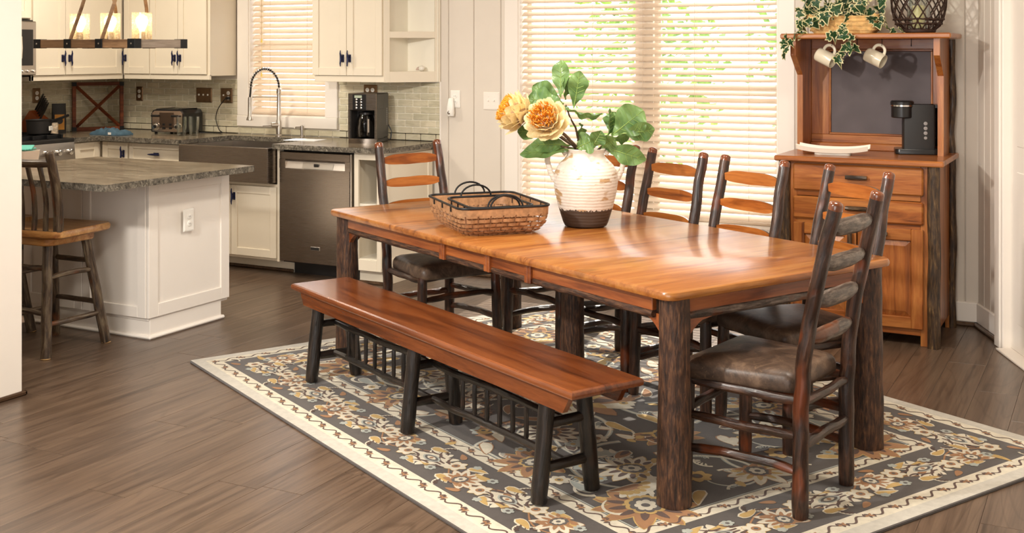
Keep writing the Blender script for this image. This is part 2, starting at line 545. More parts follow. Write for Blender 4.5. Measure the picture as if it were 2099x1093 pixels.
def tile():
    m, nt, b = newmat('pale_sage_glass_tile')
    pset(b, 0.10, 0, 0.3, spec=0.6)
    co = coords(nt, scale=(1, 1, 4))
    f = noise(nt, co, 9, 4, 0.6, 1.0)
    c = ramp(nt, f, [(0.3, lin((198, 189, 162))), (0.7, lin((224, 215, 191)))])
    oi = nd(nt, 'ShaderNodeObjectInfo')
    c = mixc(nt, c, ramp(nt, oi.outputs['Random'], [(0, (0.86, 0.88, 0.85)), (1, (1.08, 1.06, 1.04))]), 0.8, 'MULTIPLY')
    nt.links.new(c, b.inputs['Base Color'])
    bump(nt, b, noise(nt, co, 14, 2), 0.06, 0.01)
    return m
M['tile'] = tile()
M['grout'] = plain('cream_grout', lin((244, 238, 222)), 0.8)

def pane():
    m, nt, b = newmat('window_glass')
    nt.nodes.remove(b)
    t = nd(nt, 'ShaderNodeBsdfTransparent')
    g = nd(nt, 'ShaderNodeBsdfGlossy', i_Roughness=0.02)
    x = nd(nt, 'ShaderNodeMixShader')
    x.inputs[0].default_value = 0.06
    nt.links.new(t.outputs[0], x.inputs[1]); nt.links.new(g.outputs[0], x.inputs[2])
    nt.links.new(x.outputs[0], nt.nodes['Material Output'].inputs[0])
    return m
M['pane'] = pane()
def thin_glass(name, tint, fac=0.12, rough=0.05):
    m, nt, b = newmat(name)
    nt.nodes.remove(b)
    t = nd(nt, 'ShaderNodeBsdfTransparent'); t.inputs[0].default_value = (*tint, 1)
    g = nd(nt, 'ShaderNodeBsdfGlossy', i_Roughness=rough)
    x = nd(nt, 'ShaderNodeMixShader')
    lw = nd(nt, 'ShaderNodeLayerWeight', i_Blend=fac)
    nt.links.new(lw.outputs['Facing'], x.inputs[0])
    nt.links.new(t.outputs[0], x.inputs[1]); nt.links.new(g.outputs[0], x.inputs[2])
    nt.links.new(x.outputs[0], nt.nodes['Material Output'].inputs[0])
    return m
M['glass'] = thin_glass('clear_glass', (0.96, 0.98, 0.96), 0.35)
M['smoke'] = thin_glass('dark_carafe_glass', (0.35, 0.33, 0.31), 0.4)
def seeded():
    m, nt, b = newmat('seeded_amber_glass')
    nt.nodes.remove(b)
    t = nd(nt, 'ShaderNodeBsdfTransparent'); t.inputs[0].default_value = (1.0, 0.95, 0.86, 1)
    d = nd(nt, 'ShaderNodeBsdfTranslucent'); d.inputs[0].default_value = (1.0, 0.90, 0.72, 1)
    g = nd(nt, 'ShaderNodeBsdfGlossy', i_Roughness=0.1)
    x = nd(nt, 'ShaderNodeMixShader')
    co = coords(nt)
    nt.links.new(ramp(nt, noise(nt, co, 90, 3), [(0.4, (0.14,) * 3), (0.65, (0.32,) * 3)]), x.inputs[0])
    nt.links.new(t.outputs[0], x.inputs[1]); nt.links.new(d.outputs[0], x.inputs[2])
    y = nd(nt, 'ShaderNodeMixShader'); y.inputs[0].default_value = 0.08
    nt.links.new(x.outputs[0], y.inputs[1]); nt.links.new(g.outputs[0], y.inputs[2])
    nt.links.new(y.outputs[0], nt.nodes['Material Output'].inputs[0])
    return m
M['seeded'] = seeded()
def blind():
    m, nt, b = newmat('cream_blind_slat')
    pset(b, 0.45)
    b.inputs['Base Color'].default_value = (*lin((226, 208, 186)), 1)
    t = nd(nt, 'ShaderNodeBsdfTranslucent'); t.inputs[0].default_value = (*lin((240, 214, 180)), 1)
    x = nd(nt, 'ShaderNodeMixShader'); x.inputs[0].default_value = 0.15
    nt.links.new(b.outputs[0], x.inputs[1]); nt.links.new(t.outputs[0], x.inputs[2])
    nt.links.new(x.outputs[0], nt.nodes['Material Output'].inputs[0])
    return m
M['blind'] = blind()
def emit(name, c, s):
    m, nt, b = newmat(name)
    b.inputs['Base Color'].default_value = (*c, 1)
    b.inputs['Emission Color'].default_value = (*c, 1)
    b.inputs['Emission Strength'].default_value = s
    return m
M['bulb'] = emit('lit_filament_bulb', (1.0, 0.78, 0.48), 9.0)
def leafmat(name, c1, c2, trans=0.25, rough=0.4):
    m, nt, b = newmat(name)
    pset(b, rough, 0, 0.1)
    co = coords(nt)
    c = ramp(nt, noise(nt, co, 12, 3), [(0.3, c1), (0.7, c2)])
    nt.links.new(c, b.inputs['Base Color'])
    t = nd(nt, 'ShaderNodeBsdfTranslucent')
    nt.links.new(c, t.inputs[0])
    x = nd(nt, 'ShaderNodeMixShader'); x.inputs[0].default_value = trans
    nt.links.new(b.outputs[0], x.inputs[1]); nt.links.new(t.outputs[0], x.inputs[2])
    nt.links.new(x.outputs[0], nt.nodes['Material Output'].inputs[0])
    return m
M['fig'] = leafmat('fig_leaf_green', lin((70, 106, 54)), lin((128, 160, 96)), 0.35)
M['fig_rib'] = leafmat('fig_leaf_rib', lin((150, 176, 96)), lin((150, 176, 92)), 0.3)
M['ivy'] = leafmat('ivy_green', lin((20, 50, 26)), lin((58, 98, 58)), 0.15)
M['ivy_edge'] = leafmat('ivy_cream_edge', lin((214, 206, 150)), lin((240, 232, 190)), 0.2)
M['tree'] = leafmat('garden_foliage', lin((80, 120, 44)), lin((150, 180, 80)), 0.4)
M['grass'] = plain('pale_patio', lin((222, 214, 198)), 0.9, var=0.1)
M['twig'] = plain('brown_twig', lin((96, 76, 58)), 0.7, var=0.3, scale=40)
M['greenstem'] = plain('green_stem', lin((120, 126, 70)), 0.6)

# ------------------------------------------------------------------ the room
WY, LX, CEIL = 7.20, -7.60, 2.75          # back wall, kitchen left wall, ceiling
ANG0 = Vector((-0.72, WY, 0))             # start of the angled wall
ANGD = Vector((0.392, -0.92, 0)).normalized()
ANGL = 5.75
ANG1 = ANG0 + ANGD * ANGL
RX, FY = ANG1.x, -2.6

m = MB(); m.box(LX - .2, FY - .2, -0.12, RX + .4, WY + .2, -0.006)
fl = tag(m.build('floor', M['floor'], smooth=0), kind='structure')
# planks run away from the window wall
pm = MB(); pm.box(-0.0895, -0.61, -0.007, 0.0895, 0.61, 0.0, c=0.0006)
p0 = pm.build('plank', M['floor'], fl, smooth=0)
random.seed(4)
first = True
for i in range(42):
    x = -7.08 + 0.18 * i + 0.09
    off = random.uniform(0, 1.22)
    for j in range(6):
        y0 = 1.05 + off + 1.2215 * (j - 1)
        y1 = y0 + 1.2195
        a, b = max(y0, 1.2), min(y1, WY - .002)
        if b - a < 0.03: continue
        # leave out what the angled wall and the kitchen wall cut off
        if x > ANG0.x + (WY - a) * 0.426 + .15: continue
        lim = WY - .002 if x < ANG0.x else min(WY - .002, WY - (x - ANG0.x) / 0.426 + .25)
        b = min(b, lim)
        if b - a < 0.03: continue
        if first:
            o = p0; first = False
        else:
            o = piece(p0, fl)
        o.location = (x, (a + b) / 2, 0)
        o.scale = (1, (b - a) / 1.22, 1)

m = MB(); m.box(LX - .2, FY - .2, CEIL, RX + .4, WY + .2, CEIL + .1)
tag(m.build('ceiling', M['ceil'], smooth=0), kind='structure')

# back wall, built around the two window openings
KW = (-6.068, -5.325, 1.075, 2.22)        # kitchen window opening x0,x1,z0,z1
BW = (-3.693, -1.885, 0.475, 2.28)        # dining window opening
wb = struct('wall_back', (0, WY, 0))
m = MB()
xs = [LX - .2, KW[0], KW[1], BW[0], BW[1], ANG0.x + .12]
for i in range(5):
    if i == 1:
        m.box(xs[i], WY, 0, xs[i + 1], WY + .14, KW[2]); m.box(xs[i], WY, KW[3], xs[i + 1], WY + .14, CEIL)
    elif i == 3:
        m.box(xs[i], WY, 0, xs[i + 1], WY + .14, BW[2]); m.box(xs[i], WY, BW[3], xs[i + 1], WY + .14, CEIL)
    else:
        m.box(xs[i], WY, 0, xs[i + 1], WY + .14, CEIL)
m.build('plaster', M['wall'], wb, smooth=0, world=True)
# vertical tongue-and-groove boards
def board(x0, x1, z0, z1, mat='wall'):
    mm = MB(); mm.box(x0 + .0015, WY - .014, z0, x1 - .0015, WY + .002, z1, c=0.005)
    return mm.build('board', M[mat], wb, smooth=0, world=True)
for a, b in ((-4.318, -4.252), (-4.252, -4.045), (-4.045, -3.83), (-3.83, -3.79)):
    board(a, b, 0.13, CEIL)
for a, b in ((-1.80, -1.70), (-1.70, -1.50), (-1.50, -1.30), (-1.30, -1.10), (-1.10, -0.965), (-0.965, -0.80), (-0.80, -0.722)):
    board(a, b, 0.13, CEIL)
for k in range(9):
    a = BW[0] - .1 + k * 0.2259
    board(a, a + 0.2259, 0.13, BW[2] - .02)
    board(a, a + 0.2259, BW[3], CEIL)

def wall_box(name, pts, mat='wall'):
    mm = MB(); mm.prism(pts, 0, CEIL, 'Z')
    return tag(mm.build(name, M[mat], smooth=0), kind='structure')
wl = wall_box('wall_left', [(LX - .14, FY), (LX, FY), (LX, WY), (LX - .14, WY)])
nrm = Vector((-ANGD.y, ANGD.x, 0))        # outward normal of the angled wall
if nrm.x < 0: nrm = -nrm
q = [ANG0, ANG1, ANG1 + nrm * .14, ANG0 + nrm * .14]
wr = wall_box('wall_right', [(p.x, p.y) for p in q])
wall_box('wall_right_rear', [(RX, FY), (RX + .14, FY), (RX + .14, ANG1.y + .1), (RX, ANG1.y)])
wall_box('wall_front', [(LX, FY - .14), (RX, FY - .14), (RX, FY), (LX, FY)])
PT = struct('wall_partition', (-4.54, 0.5, 0))
m = MB(); m.box(-4.62, FY, 0, -4.47, 3.724, CEIL, c=.003)
m.build('plaster', M['trim'], PT, smooth=0, world=True)
m = MB(); m.box(-4.47, FY, 0, -4.452, 3.742, 0.022, c=.006); m.box(-4.63, 3.724, 0, -4.452, 3.742, 0.022, c=.006)
m.build('shoe_moulding', M['shoe'], PT, smooth=0, world=True)

# angled wall: boards, baseboard, door casing and door
MA = Matrix.Translation(ANG0) @ Matrix.Rotation(atan2(ANGD.y, ANGD.x), 4, 'Z')   # local x along the wall, +y into the wall or the room
side = (MA.to_3x3() @ Vector((0, 1, 0))).dot(nrm)
IN = -1 if side > 0 else 1               # local y sign that points into the room
for i, (a, b) in enumerate(((0.01, .12), (.12, .225), (.225, .33), (.33, .42))):
    mm = MB(MA); mm.box(a + .0015, IN * .014, 0.13, b - .0015, -IN * .002, CEIL, c=.005)
    mm.build('board', M['wall'], wr, smooth=0)
bb = struct('baseboard_right', ANG0)
mm = MB(MA); mm.box(.005, IN * .026, 0.022, .40, 0, .135, c=.005)
mm.build('board', M['trim'], bb, smooth=0, world=True)
mm = MB(MA); mm.box(.0, IN * .046, 0.0, .41, 0, .024, c=.008)
mm.build('shoe_moulding', M['shoe'], bb, smooth=0, world=True)
bb = struct('baseboard_back', (-1.0, WY, 0))
mm = MB(); mm.box(-1.78, WY - .03, .022, -.715, WY, .135, c=.005); mm.box(BW[0] - .1, WY - .03, .022, -1.78, WY, .135, c=.005); mm.box(-4.32, WY - .03, .022, BW[0] - .1, WY, .135, c=.005)
mm.build('board', M['trim'], bb, smooth=0, world=True)
mm = MB(); mm.box(-4.32, WY - .05, 0, -.71, WY, .024, c=.008)
mm.build('shoe_moulding', M['shoe'], bb, smooth=0, world=True)
dr = struct('door_1', ANG0 + ANGD * .9)
for nm, a, b in (('casing', .415, .545), ('casing', 1.36, 1.48)):
    mm = MB(MA); mm.box(a, IN * .055, 0, b, -IN * .01, 2.14, c=.006); mm.box(a + .02, IN * .063, 0, b - .03, 0, 2.14, c=.004)
    mm.build(nm, M['trim'], dr, smooth=0, world=True)
mm = MB(MA); mm.box(.415, IN * .055, 2.05, 1.48, -IN * .01, 2.16, c=.006)
mm.build('head_casing', M['trim'], dr, smooth=0, world=True)
mm = MB(MA); mm.box(.545, IN * .012, .012, 1.36, -IN * .01, 2.05, c=.003)
for (a, b, c, d) in ((.64, .16, 1.265, .95), (.64, 1.08, 1.265, 1.95)):
    mm.box(a, IN * .016, b, c, 0, d, c=.004)
mm.build('slab', M['trim'], dr, smooth=0, world=True)
mm = MB(MA); mm.lathe([(.008, 0), (.026, .01), (.026, .03), (.012, .045)], 12, (1.29, 0, .95)); hm = mm.build('door_knob', M['bronze'], dr, world=True)
mm = MB(MA); mm.box(.545, IN * .09, 0, 1.36, 0, .012, c=.003)
mm.build('threshold', M['trim'], dr, smooth=0, world=True)

# ---- windows
def window(name, op, trimw, two, sillz, apron=None):
    x0, x1, z0, z1 = op
    w = struct(name, ((x0 + x1) / 2, WY, z0))
    mm = MB()
    y = WY - .022
    for (a, b, c, d) in ((x0 - trimw, z0 - .0, x0, z1 + trimw), (x1, z0 - .0, x1 + trimw, z1 + trimw), (x0 - trimw, z1, x1 + trimw, z1 + trimw)):
        mm.box(a, y, b, c, WY + .004, d, c=.004)
    mm.box(x0 - trimw, y - .004, z0 - sillz, x1 + trimw, WY + .004, z0, c=.004)
    mm.build('casing', M['trim'], w, smooth=0, world=True)
    mm = MB()   # reveal
    for (a, b, c, d) in ((x0, z0, x0 + .010, z1), (x1 - .010, z0, x1, z1), (x0 + .010, z0, x1 - .010, z0 + .010), (x0 + .010, z1 - .010, x1 - .010, z1)):
        mm.box(a, WY - .01, b, c, WY + .14, d)
    mm.build('jamb', M['trim'], w, smooth=0, world=True)
    ys = WY + .095
    mid = (x0 + x1) / 2
    units = [(x0, mid - .05), (mid + .05, x1)] if two else [(x0, x1)]
    if two:
        mm = MB(); mm.box(mid - .05, WY + .075, z0, mid + .05, WY + .14, z1); mm.build('mullion', M['trim'], w, smooth=0, world=True)
    rail = 1.335 if two else 1.62
    for (a, b) in units:
        for (c, d, yy) in ((z0, rail + .02, ys), (rail - .02, z1, ys + .022)):
            mm = MB(); f = .04
            mm.box(a, yy, c, a + f, yy + .02, d); mm.box(b - f, yy, c, b, yy + .02, d)
            mm.box(a + f, yy, c, b - f, yy + .02, c + f); mm.box(a + f, yy, d - f, b - f, yy + .02, d)
            s_ = mm.build('sash', M['trim'], w, smooth=0, world=True)
            mm = MB(); mm.box(a + f, yy + .008, c + f, b - f, yy + .012, d - f)
            mm.build('pane', M['pane'], s_, smooth=0, world=True)
    return w
window('window_1', BW, .105, True, .11)
window('window_2', KW, .11, False, .085)

def blind_set(label, op, zb, tilt, pitch=.0438, name='window_blind'):
    x0, x1, z0, z1 = op
    yb = WY + .035
    t = thing(name, label, 'blind', ((x0 + x1) / 2, yb, zb))
    w = (x1 - x0) / 2 - .014
    mm = MB(); mm.box(-w, -.03, 0, w, .03, .018, c=.004); mm.build('bottom_rail', M['blind'], t, smooth=0)
    top = z1 - zb
    mm = MB(); mm.box(-w, -.03, top - .055, w, .03, top, c=.004); mm.build('head_rail', M['blind'], t, smooth=0)
    sm = MB()
    prof = []
    for k in range(6):
        u = -0.0255 + 0.051 * k / 5
        prof.append((u, 0.0018 * (1 - (u / .0255) ** 2) + .0014))
    poly = prof + [(u, v - .0028) for u, v in prof[::-1]]
    ct, st = cos(tilt), sin(tilt)
    sm.loft([[(-w, u * ct - v * st, u * st + v * ct) for u, v in poly], [(w, u * ct - v * st, u * st + v * ct) for u, v in poly]])
    s0 = None
    n = int((top - .075) / pitch)
    for i in range(n):
        z = .034 + i * pitch
        if s0 is None:
            s0 = sm.build('slat', M['blind'], t, loc=(0, 0, z), smooth=.5)
        else:
            piece(s0, t, (random.uniform(-.001, .001), 0, z), (0, random.uniform(-.0008, .0008), 0))
    for k in (range(2) if x1 - x0 < 1 else range(5)):
        nn = 2 if x1 - x0 < 1 else 5
        x = -w + (k + .5) * 2 * w / nn
        mm = MB()
        for yy in (-.024, .024):
            mm.tube([(x, yy, .01), (x, yy, top - .03)], .0012, 5)
        mm.build('ladder_cord', M['blind'], t)
    return t
random.seed(2)
b1 = blind_set('wide cream slatted blind over the dining window', BW, BW[2] + .012, radians(33))
b2 = blind_set('narrow cream slatted blind over the kitchen window', KW, KW[2] + .012, radians(42))
for (px, py) in ((537, 83), (537, 153)):
    p = aty(px, py, WY)
    mm = MB(); mm.lathe([(.003, .03), (.006, .012), (.009, 0)], 8); mm.tube([(0, 0, .03), (0, 0, .75)], .0012, 5)
    mm.build('pull_tassel', plain('yellow_tassel', lin((226, 196, 90)), .5), b2, loc=(p.x - b2.location.x, -.04, p.z - b2.location.z - .015))

# ------------------------------------------------------------------ garden outside
m = MB(); m.box(-40, WY + .3, -.5, 40, 60, -.3)
tag(m.build('garden_patio', M['grass'], smooth=0), 'sunlit pale patio beyond the window blinds', 'patio', kind='structure')
def tree(loc, h, r, n, seed, label):
    random.seed(seed)
    t = thing('garden_tree', label, 'tree', loc, group='trees beyond the dining window')
    mm = MB(); mm.log((0, 0, 0), (.1, .05, h * .55), .09, .05, n=8, seed=seed, step=.2); mm.build('trunk', M['twig'], t)
    mm = MB()
    for i in range(n):
        while True:
            p = Vector((random.uniform(-1, 1), random.uniform(-1, 1), random.uniform(-1, 1)))
            if 0.35 < p.length < 1: break
        c = Vector((p.x * r, p.y * r, h * .55 + p.z * h * .45))
        a = Vector((random.gauss(0, 1), random.gauss(0, 1), random.gauss(0, .6))).normalized()
        b = a.orthogonal().normalized()
        s = random.uniform(.06, .13)
        mm.add([c - a * s, c + b * s * .5, c + a * s, c - b * s * .5], [(0, 1, 2, 3)])
    mm.build('foliage', M['tree'], t, smooth=0)
tree((-5.6, 14.5, -.3), 3.0, 1.2, 700, 1, 'loose leafy tree behind the left half of the dining window')
tree((-3.3, 15.6, -.3), 3.6, 1.2, 800, 2, 'tall yellow green tree behind the right half of the dining window')
tree((-2.0, 12.0, -.3), 2.5, .9, 700, 3, 'low bushy tree outside at the right edge of the window')

# ------------------------------------------------------------------ kitchen
CZ = 0.93                                  # counter height
CF = 6.48                                  # counter front edge
FACE = 6.53                                # base cabinet faces
SX0, SX1 = -6.09, -5.262                   # sink opening
EX = -4.352                                # counter end
# backsplash tiles
def wtile(M0, parent, x0, x1, z0, z1, skip=None, off=0.0):
    tw, th, g = .125, .0445, .0045
    n = 0
    rows = int((z1 - z0) / (th + g)) + 1
    for r in range(rows):
        a = z0 + r * (th + g); b = min(a + th, z1)
        if b - a < .012: continue
        x = x0 - ((r % 2) * .5 * (tw + g)) - off
        while x < x1:
            u, v = max(x, x0), min(x + tw, x1)
            segs = [(u, v)]
            if skip and b > skip[2] and v > skip[0] and u < skip[1]:
                segs = []
                if u < skip[0]: segs.append((u, skip[0]))
                if v > skip[1]: segs.append((skip[1], v))
            for (u, v) in segs:
                if v - u > .012:
                    mm = MB(M0); mm.box(u, -.010, a, v, 0, b, c=.003)
                    mm.build('tile', M['tile'], parent, smooth=0, world=True); n += 1
            x += tw + g
    return n
m = MB(); m.box(LX, WY - .004, CZ, -4.318, WY, KW[2] - .09); m.box(LX, WY - .004, CZ, KW[0] - .12, WY, 1.36); m.box(KW[1] + .12, WY - .004, CZ, -4.318, WY, 1.36)
m.build('grout', M['grout'], wb, smooth=0, world=True)
wtile(Matrix.Translation((0, WY, 0)), wb, LX + .005, -4.325, CZ + .004, 1.352, (KW[0] - .112, KW[1] + .112, KW[2] - .086))
m = MB(); m.box(-4.325, WY - .016, CZ, -4.312, WY, 1.36, c=.002); m.build('tile_trim', M['trim'], wb, smooth=0, world=True)
ML = Matrix.Translation((LX, 0, 0)) @ Matrix.Rotation(pi / 2, 4, 'Z')      # local x -> world +Y, front faces +X
m = MB(); m.box(LX, 5.2, CZ - .03, LX + .004, WY, 1.42); m.build('grout', M['grout'], wl, smooth=0)
wtile(ML, wl, 5.55, WY - .012, CZ + .004, 1.42, None, .06)

def shaker(mm, w, h, fr=.055, t=.02, rec=.009):
    mm.box(0, 0, 0, fr, t, h, c=.0018); mm.box(w - fr, 0, 0, w, t, h, c=.0018)
    mm.box(fr, 0, 0, w - fr, t, fr, c=.0018); mm.box(fr, 0, h - fr, w - fr, t, h, c=.0018)
    mm.box(fr - .002, rec, fr - .002, w - fr + .002, t, h - fr + .002)
def cleat(parent, Mx, vert=True, L=.115):
    """navy boat-cleat handle; Mx places it with its front facing -Y"""
    mm = MB(Mx if vert else Mx @ Matrix.Rotation(pi / 2, 4, 'Y'))
    mm.tube([(0, -.030, -L / 2), (0, -.033, -L * .32), (0, -.027, -L * .14), (0, -.026, 0), (0, -.027, L * .14), (0, -.033, L * .32), (0, -.030, L / 2)],
            [.003, .0058, .0075, .0078, .0075, .0058, .003], 8)
    for s in (-1, 1):
        mm.tube([(0, -.026, s * L * .13), (0, -.010, s * L * .14), (0, 0.001, s * L * .16)], [.006, .0062, .010], 8)
    mm.box(-.011, -.004, -L * .24, .011, .001, L * .24, c=.002)
    return mm.build('handle', M['navy'], parent, world=True)
def Mback(x, y, z): return Matrix.Translation((x, y, z))
def Mside(x, y, z): return Matrix.Translation((x, y, z)) @ Matrix.Rotation(pi / 2, 4, 'Z')   # local x -> +Y, front faces +X
def cdoor(t, Mx, w, h, hx=None, hz=None, vert=True, fr=.055, name='door'):
    mm = MB(Mx); shaker(mm, w, h, fr)
    d = mm.build(name, M['cab'], t, smooth=0, world=True)
    if hx is not None:
        cleat(d, Mx @ Matrix.Translation((hx, 0, hz)), vert)
    return d

UZ0, UZ1 = 1.358, 2.32
UF = 6.87
# upper cabinet on the back wall, left of the window
t = thing('wall_cabinet', 'cream double-door wall cabinet left of the kitchen window', 'cabinet', (-6.5, UF, UZ0))
m = MB(); m.box(-6.80, UF + .02, UZ0 + .03, -6.195, WY - .012, UZ1, c=.002); m.box(-6.80, UF + .012, UZ0, -6.195, UF + .035, UZ0 + .04, c=.002)
m.build('body', M['cab'], t, smooth=0, world=True)
cdoor(t, Mback(-6.797, UF, UZ0 + .042), .288, UZ1 - UZ0 - .05, .262, .125)
cdoor(t, Mback(-6.505, UF, UZ0 + .042), .288, UZ1 - UZ0 - .05, .026, .125)
t = thing('wall_cabinet', 'narrow cream wall cabinet in the kitchen corner', 'cabinet', (-6.95, UF, UZ0))
m = MB(); m.box(-7.10, UF + .02, UZ0 + .03, -6.802, WY - .012, UZ1, c=.002); m.box(-7.084, UF + .012, UZ0, -6.802, UF + .035, UZ0 + .04, c=.002)
m.build('body', M['cab'], t, smooth=0, world=True)
cdoor(t, Mback(-7.078, UF, UZ0 + .042), .272, UZ1 - UZ0 - .05, .022, .125)
# upper cabinet on the left wall
ULX = -7.084
t = thing('wall_cabinet', 'cream wall cabinet with two doors beside the microwave', 'cabinet', (ULX, 6.4, UZ0))
m = MB(); m.box(LX, 5.99, UZ0 + .03, ULX - .02, UF + .018, UZ1, c=.002); m.box(ULX - .035, 5.99, UZ0, ULX - .012, UF + .012, UZ0 + .04, c=.002); m.box(LX, 5.99, UZ0, ULX - .012, 6.01, UZ0 + .04)
m.build('body', M['cab'], t, smooth=0, world=True)
cdoor(t, Mside(ULX, 6.0, UZ0 + .042), .296, UZ1 - UZ0 - .05, .268, .125)
cdoor(t, Mside(ULX, 6.302, UZ0 + .042), .555, UZ1 - UZ0 - .05, .030, .125)
t = thing('wall_cabinet', 'short cream cabinet above the microwave', 'cabinet', (ULX, 5.6, 1.82))
m = MB(); m.box(LX, 5.2, 1.815, ULX - .02, 5.985, UZ1, c=.002); m.build('body', M['cab'], t, smooth=0, world=True)
cdoor(t, Mside(ULX, 5.21, 1.82), .38, UZ1 - 1.83); cdoor(t, Mside(ULX, 5.60, 1.82), .38, UZ1 - 1.83)
# microwave
t = thing('microwave', 'stainless over-range microwave at the left edge', 'microwave', (-7.3, 5.58, 1.40))
m = MB(); m.box(LX, 5.20, 1.40, -7.03, 5.955, 1.805, c=.004); m.build('body', M['blackmat'], t, smooth=0, world=True)
m = MB(); m.box(-7.03, 5.20, 1.405, -7.0, 5.958, 1.795, c=.006); m.build('front', M['steel_light'], t, smooth=0, world=True)
m = MB(); m.box(-7.001, 5.24, 1.475, -6.995, 5.925, 1.735, c=.002); m.build('dark_window', M['black'], t, smooth=0, world=True)
m = MB(); m.tube([(-6.995, 5.79, 1.50), (-6.965, 5.79, 1.53), (-6.96, 5.79, 1.60), (-6.965, 5.79, 1.68), (-6.995, 5.79, 1.71)], .011, 8); m.build('handle', M['chrome'], t, world=True)
for k in range(3):
    m = MB(); m.lathe([(.011, 0), (.011, .012), (.008, .016)], 10); m.build('button', M['chrome'], t, loc=(.30, .25 + .048 * k, .035), rot=(0, pi / 2, 0))
# right upper cabinet and corner shelf
t = thing('wall_cabinet', 'cream double-door wall cabinet right of the kitchen window', 'cabinet', (-4.9, UF, UZ0))
m = MB(); m.box(-5.20, UF + .02, UZ0 + .03, -4.60, WY - .012, UZ1, c=.002); m.box(-5.20, UF + .012, UZ0, -4.60, UF + .035, UZ0 + .045, c=.002)
m.build('body', M['cab'], t, smooth=0, world=True)
cdoor(t, Mback(-5.212, UF, UZ0 + .047), .300, UZ1 - UZ0 - .055, .272, .122)
cdoor(t, Mback(-4.908, UF, UZ0 + .047), .300, UZ1 - UZ0 - .055, .028, .122)
t = thing('corner_shelf', 'open angled cream shelf unit at the end of the wall cabinets', 'shelf', (-4.45, 7.05, UZ0))
tri = [(-4.595, UF + .012), (-4.325, WY - .012), (-4.595, WY - .012)]
def shr(k): return [(tri[0][0], tri[0][1] + k), (tri[1][0] - k, tri[1][1]), tri[2]]
m = MB(); m.prism(tri, UZ0, UZ0 + .076, 'Z'); m.build('bottom_board', M['cab'], t, smooth=0, world=True)
m = MB(); m.prism(shr(.004), 1.675, 1.715, 'Z'); m.build('shelf_board', M['cab_in'], t, smooth=0, world=True)
m = MB(); m.prism(shr(.004), 2.0, 2.03, 'Z'); m.build('shelf_board', M['cab_in'], t, smooth=0, world=True)
m = MB(); m.prism(tri, UZ1 - .03, UZ1, 'Z'); m.build('top_board', M['cab'], t, smooth=0, world=True)
m = MB(); m.box(-4.60, UF + .02, UZ0, -4.585, WY - .012, UZ1); m.box(-4.60, WY - .026, UZ0, -4.33, WY - .012, UZ1)
m.build('back_panels', M['cab_in'], t, smooth=0, world=True)
d2 = Vector((.27, WY - .012 - UF - .012, 0)); L2 = d2.length
MD = Matrix.Translation((-4.597, UF + .008, 0)) @ Matrix.Rotation(atan2(d2.y, d2.x), 4, 'Z')
m = MB(MD)
m.box(0, 0, UZ0, .045, .018, UZ1, c=.002); m.box(L2 - .03, 0, UZ0, L2 + .012, .018, UZ1, c=.002)
for (a, b) in ((UZ0, UZ0 + .075), (1.672, 1.718), (1.985, 2.032), (UZ1 - .05, UZ1)):
    m.box(.045, 0, a, L2 - .03, .018, b, c=.002)
m.build('face_frame', M['cab'], t, smooth=0, world=True)
t = thing('seashell', 'small white seashell on the lowest corner shelf', 'shell', (-4.425, 7.105, UZ0 + .0765))
m = MB()
for k in range(9):
    a = k * .5; r = .022 - k * .0022
    m.ico((cos(a) * .01 + k * .003 - .012, sin(a) * .008, .021 + sin(a) * .003), max(.006, r), 0, 2, (1.1, .9, .92))
m.build('spiral_body', M['ceramic'], t)
m = MB(); m.tube([(-.02, -.006, .021), (-.034, -.008, .016), (-.041, -.008, .010)], [.014, .009, .004], 8); m.build('lip', plain('rosy_shell', lin((214, 190, 178)), .3), t)

# base cabinets
def body(t, x0, y0, z0, x1, y1, z1, mat='cab'):
    mm = MB(); mm.box(x0, y0, z0, x1, y1, z1, c=.002); return mm.build('body', M[mat], t, smooth=0, world=True)
def toe(t, x0, y0, x1, y1):
    mm = MB(); mm.box(x0, y0, 0.0, x1, y1, .105); mm.build('toe_kick', M['cab'], t, smooth=0, world=True)
    mm = MB(); mm.box(x0, y0 - .016, 0.0, x1, y0, .022, c=.006); mm.build('shoe_moulding', M['shoe'], t, smooth=0, world=True)
t = thing('base_cabinet', 'cream drawer base cabinet left of the steel sink', 'cabinet', (-6.35, FACE, 0))
body(t, -6.68, FACE + .02, .10, SX0 - .012, WY - .02, CZ - .037); toe(t, -6.68, 6.70, SX0 - .012, WY - .02)
cdoor(t, Mback(-6.672, FACE, .73), .555, .155, .277, .078, False, .04, 'drawer')
cdoor(t, Mback(-6.672, FACE, .12), .275, .60, .245, .52); cdoor(t, Mback(-6.392, FACE, .12), .275, .60, .03, .52)
t = thing('base_cabinet', 'narrow cream corner cabinet with a dark handle, behind the island', 'cabinet', (-6.8, FACE, 0))
body(t, -6.97, FACE + .02, .10, -6.682, WY - .02, CZ - .037); toe(t, -6.97, 6.70, -6.682, WY - .02)
cdoor(t, Mback(-6.952, FACE, .12), .262, .765, .225, .68)
t = thing('base_cabinet', 'cream filler cabinet between the range and the kitchen corner', 'cabinet', (-7.2, 6.4, 0))
body(t, LX + .01, 6.275, .10, -6.99, WY - .02, CZ - .037)
cdoor(t, Mside(-6.97, 6.28, .12), .245, .765)
t = thing('base_cabinet', 'cream sink base cabinet under the steel apron sink', 'cabinet', (-5.68, FACE, 0))
body(t, SX0 - .008, FACE + .02, .10, -5.240, WY - .02, .640); toe(t, SX0 - .008, 6.70, -5.240, WY - .02)
for (a, b) in ((-5.258, -5.236), (SX0 - .01, SX0 + .002)):
    m = MB(); m.box(a, FACE, .10, b, FACE + .05, CZ - .037, c=.002); m.build('stile', M['cab'], t, smooth=0, world=True)
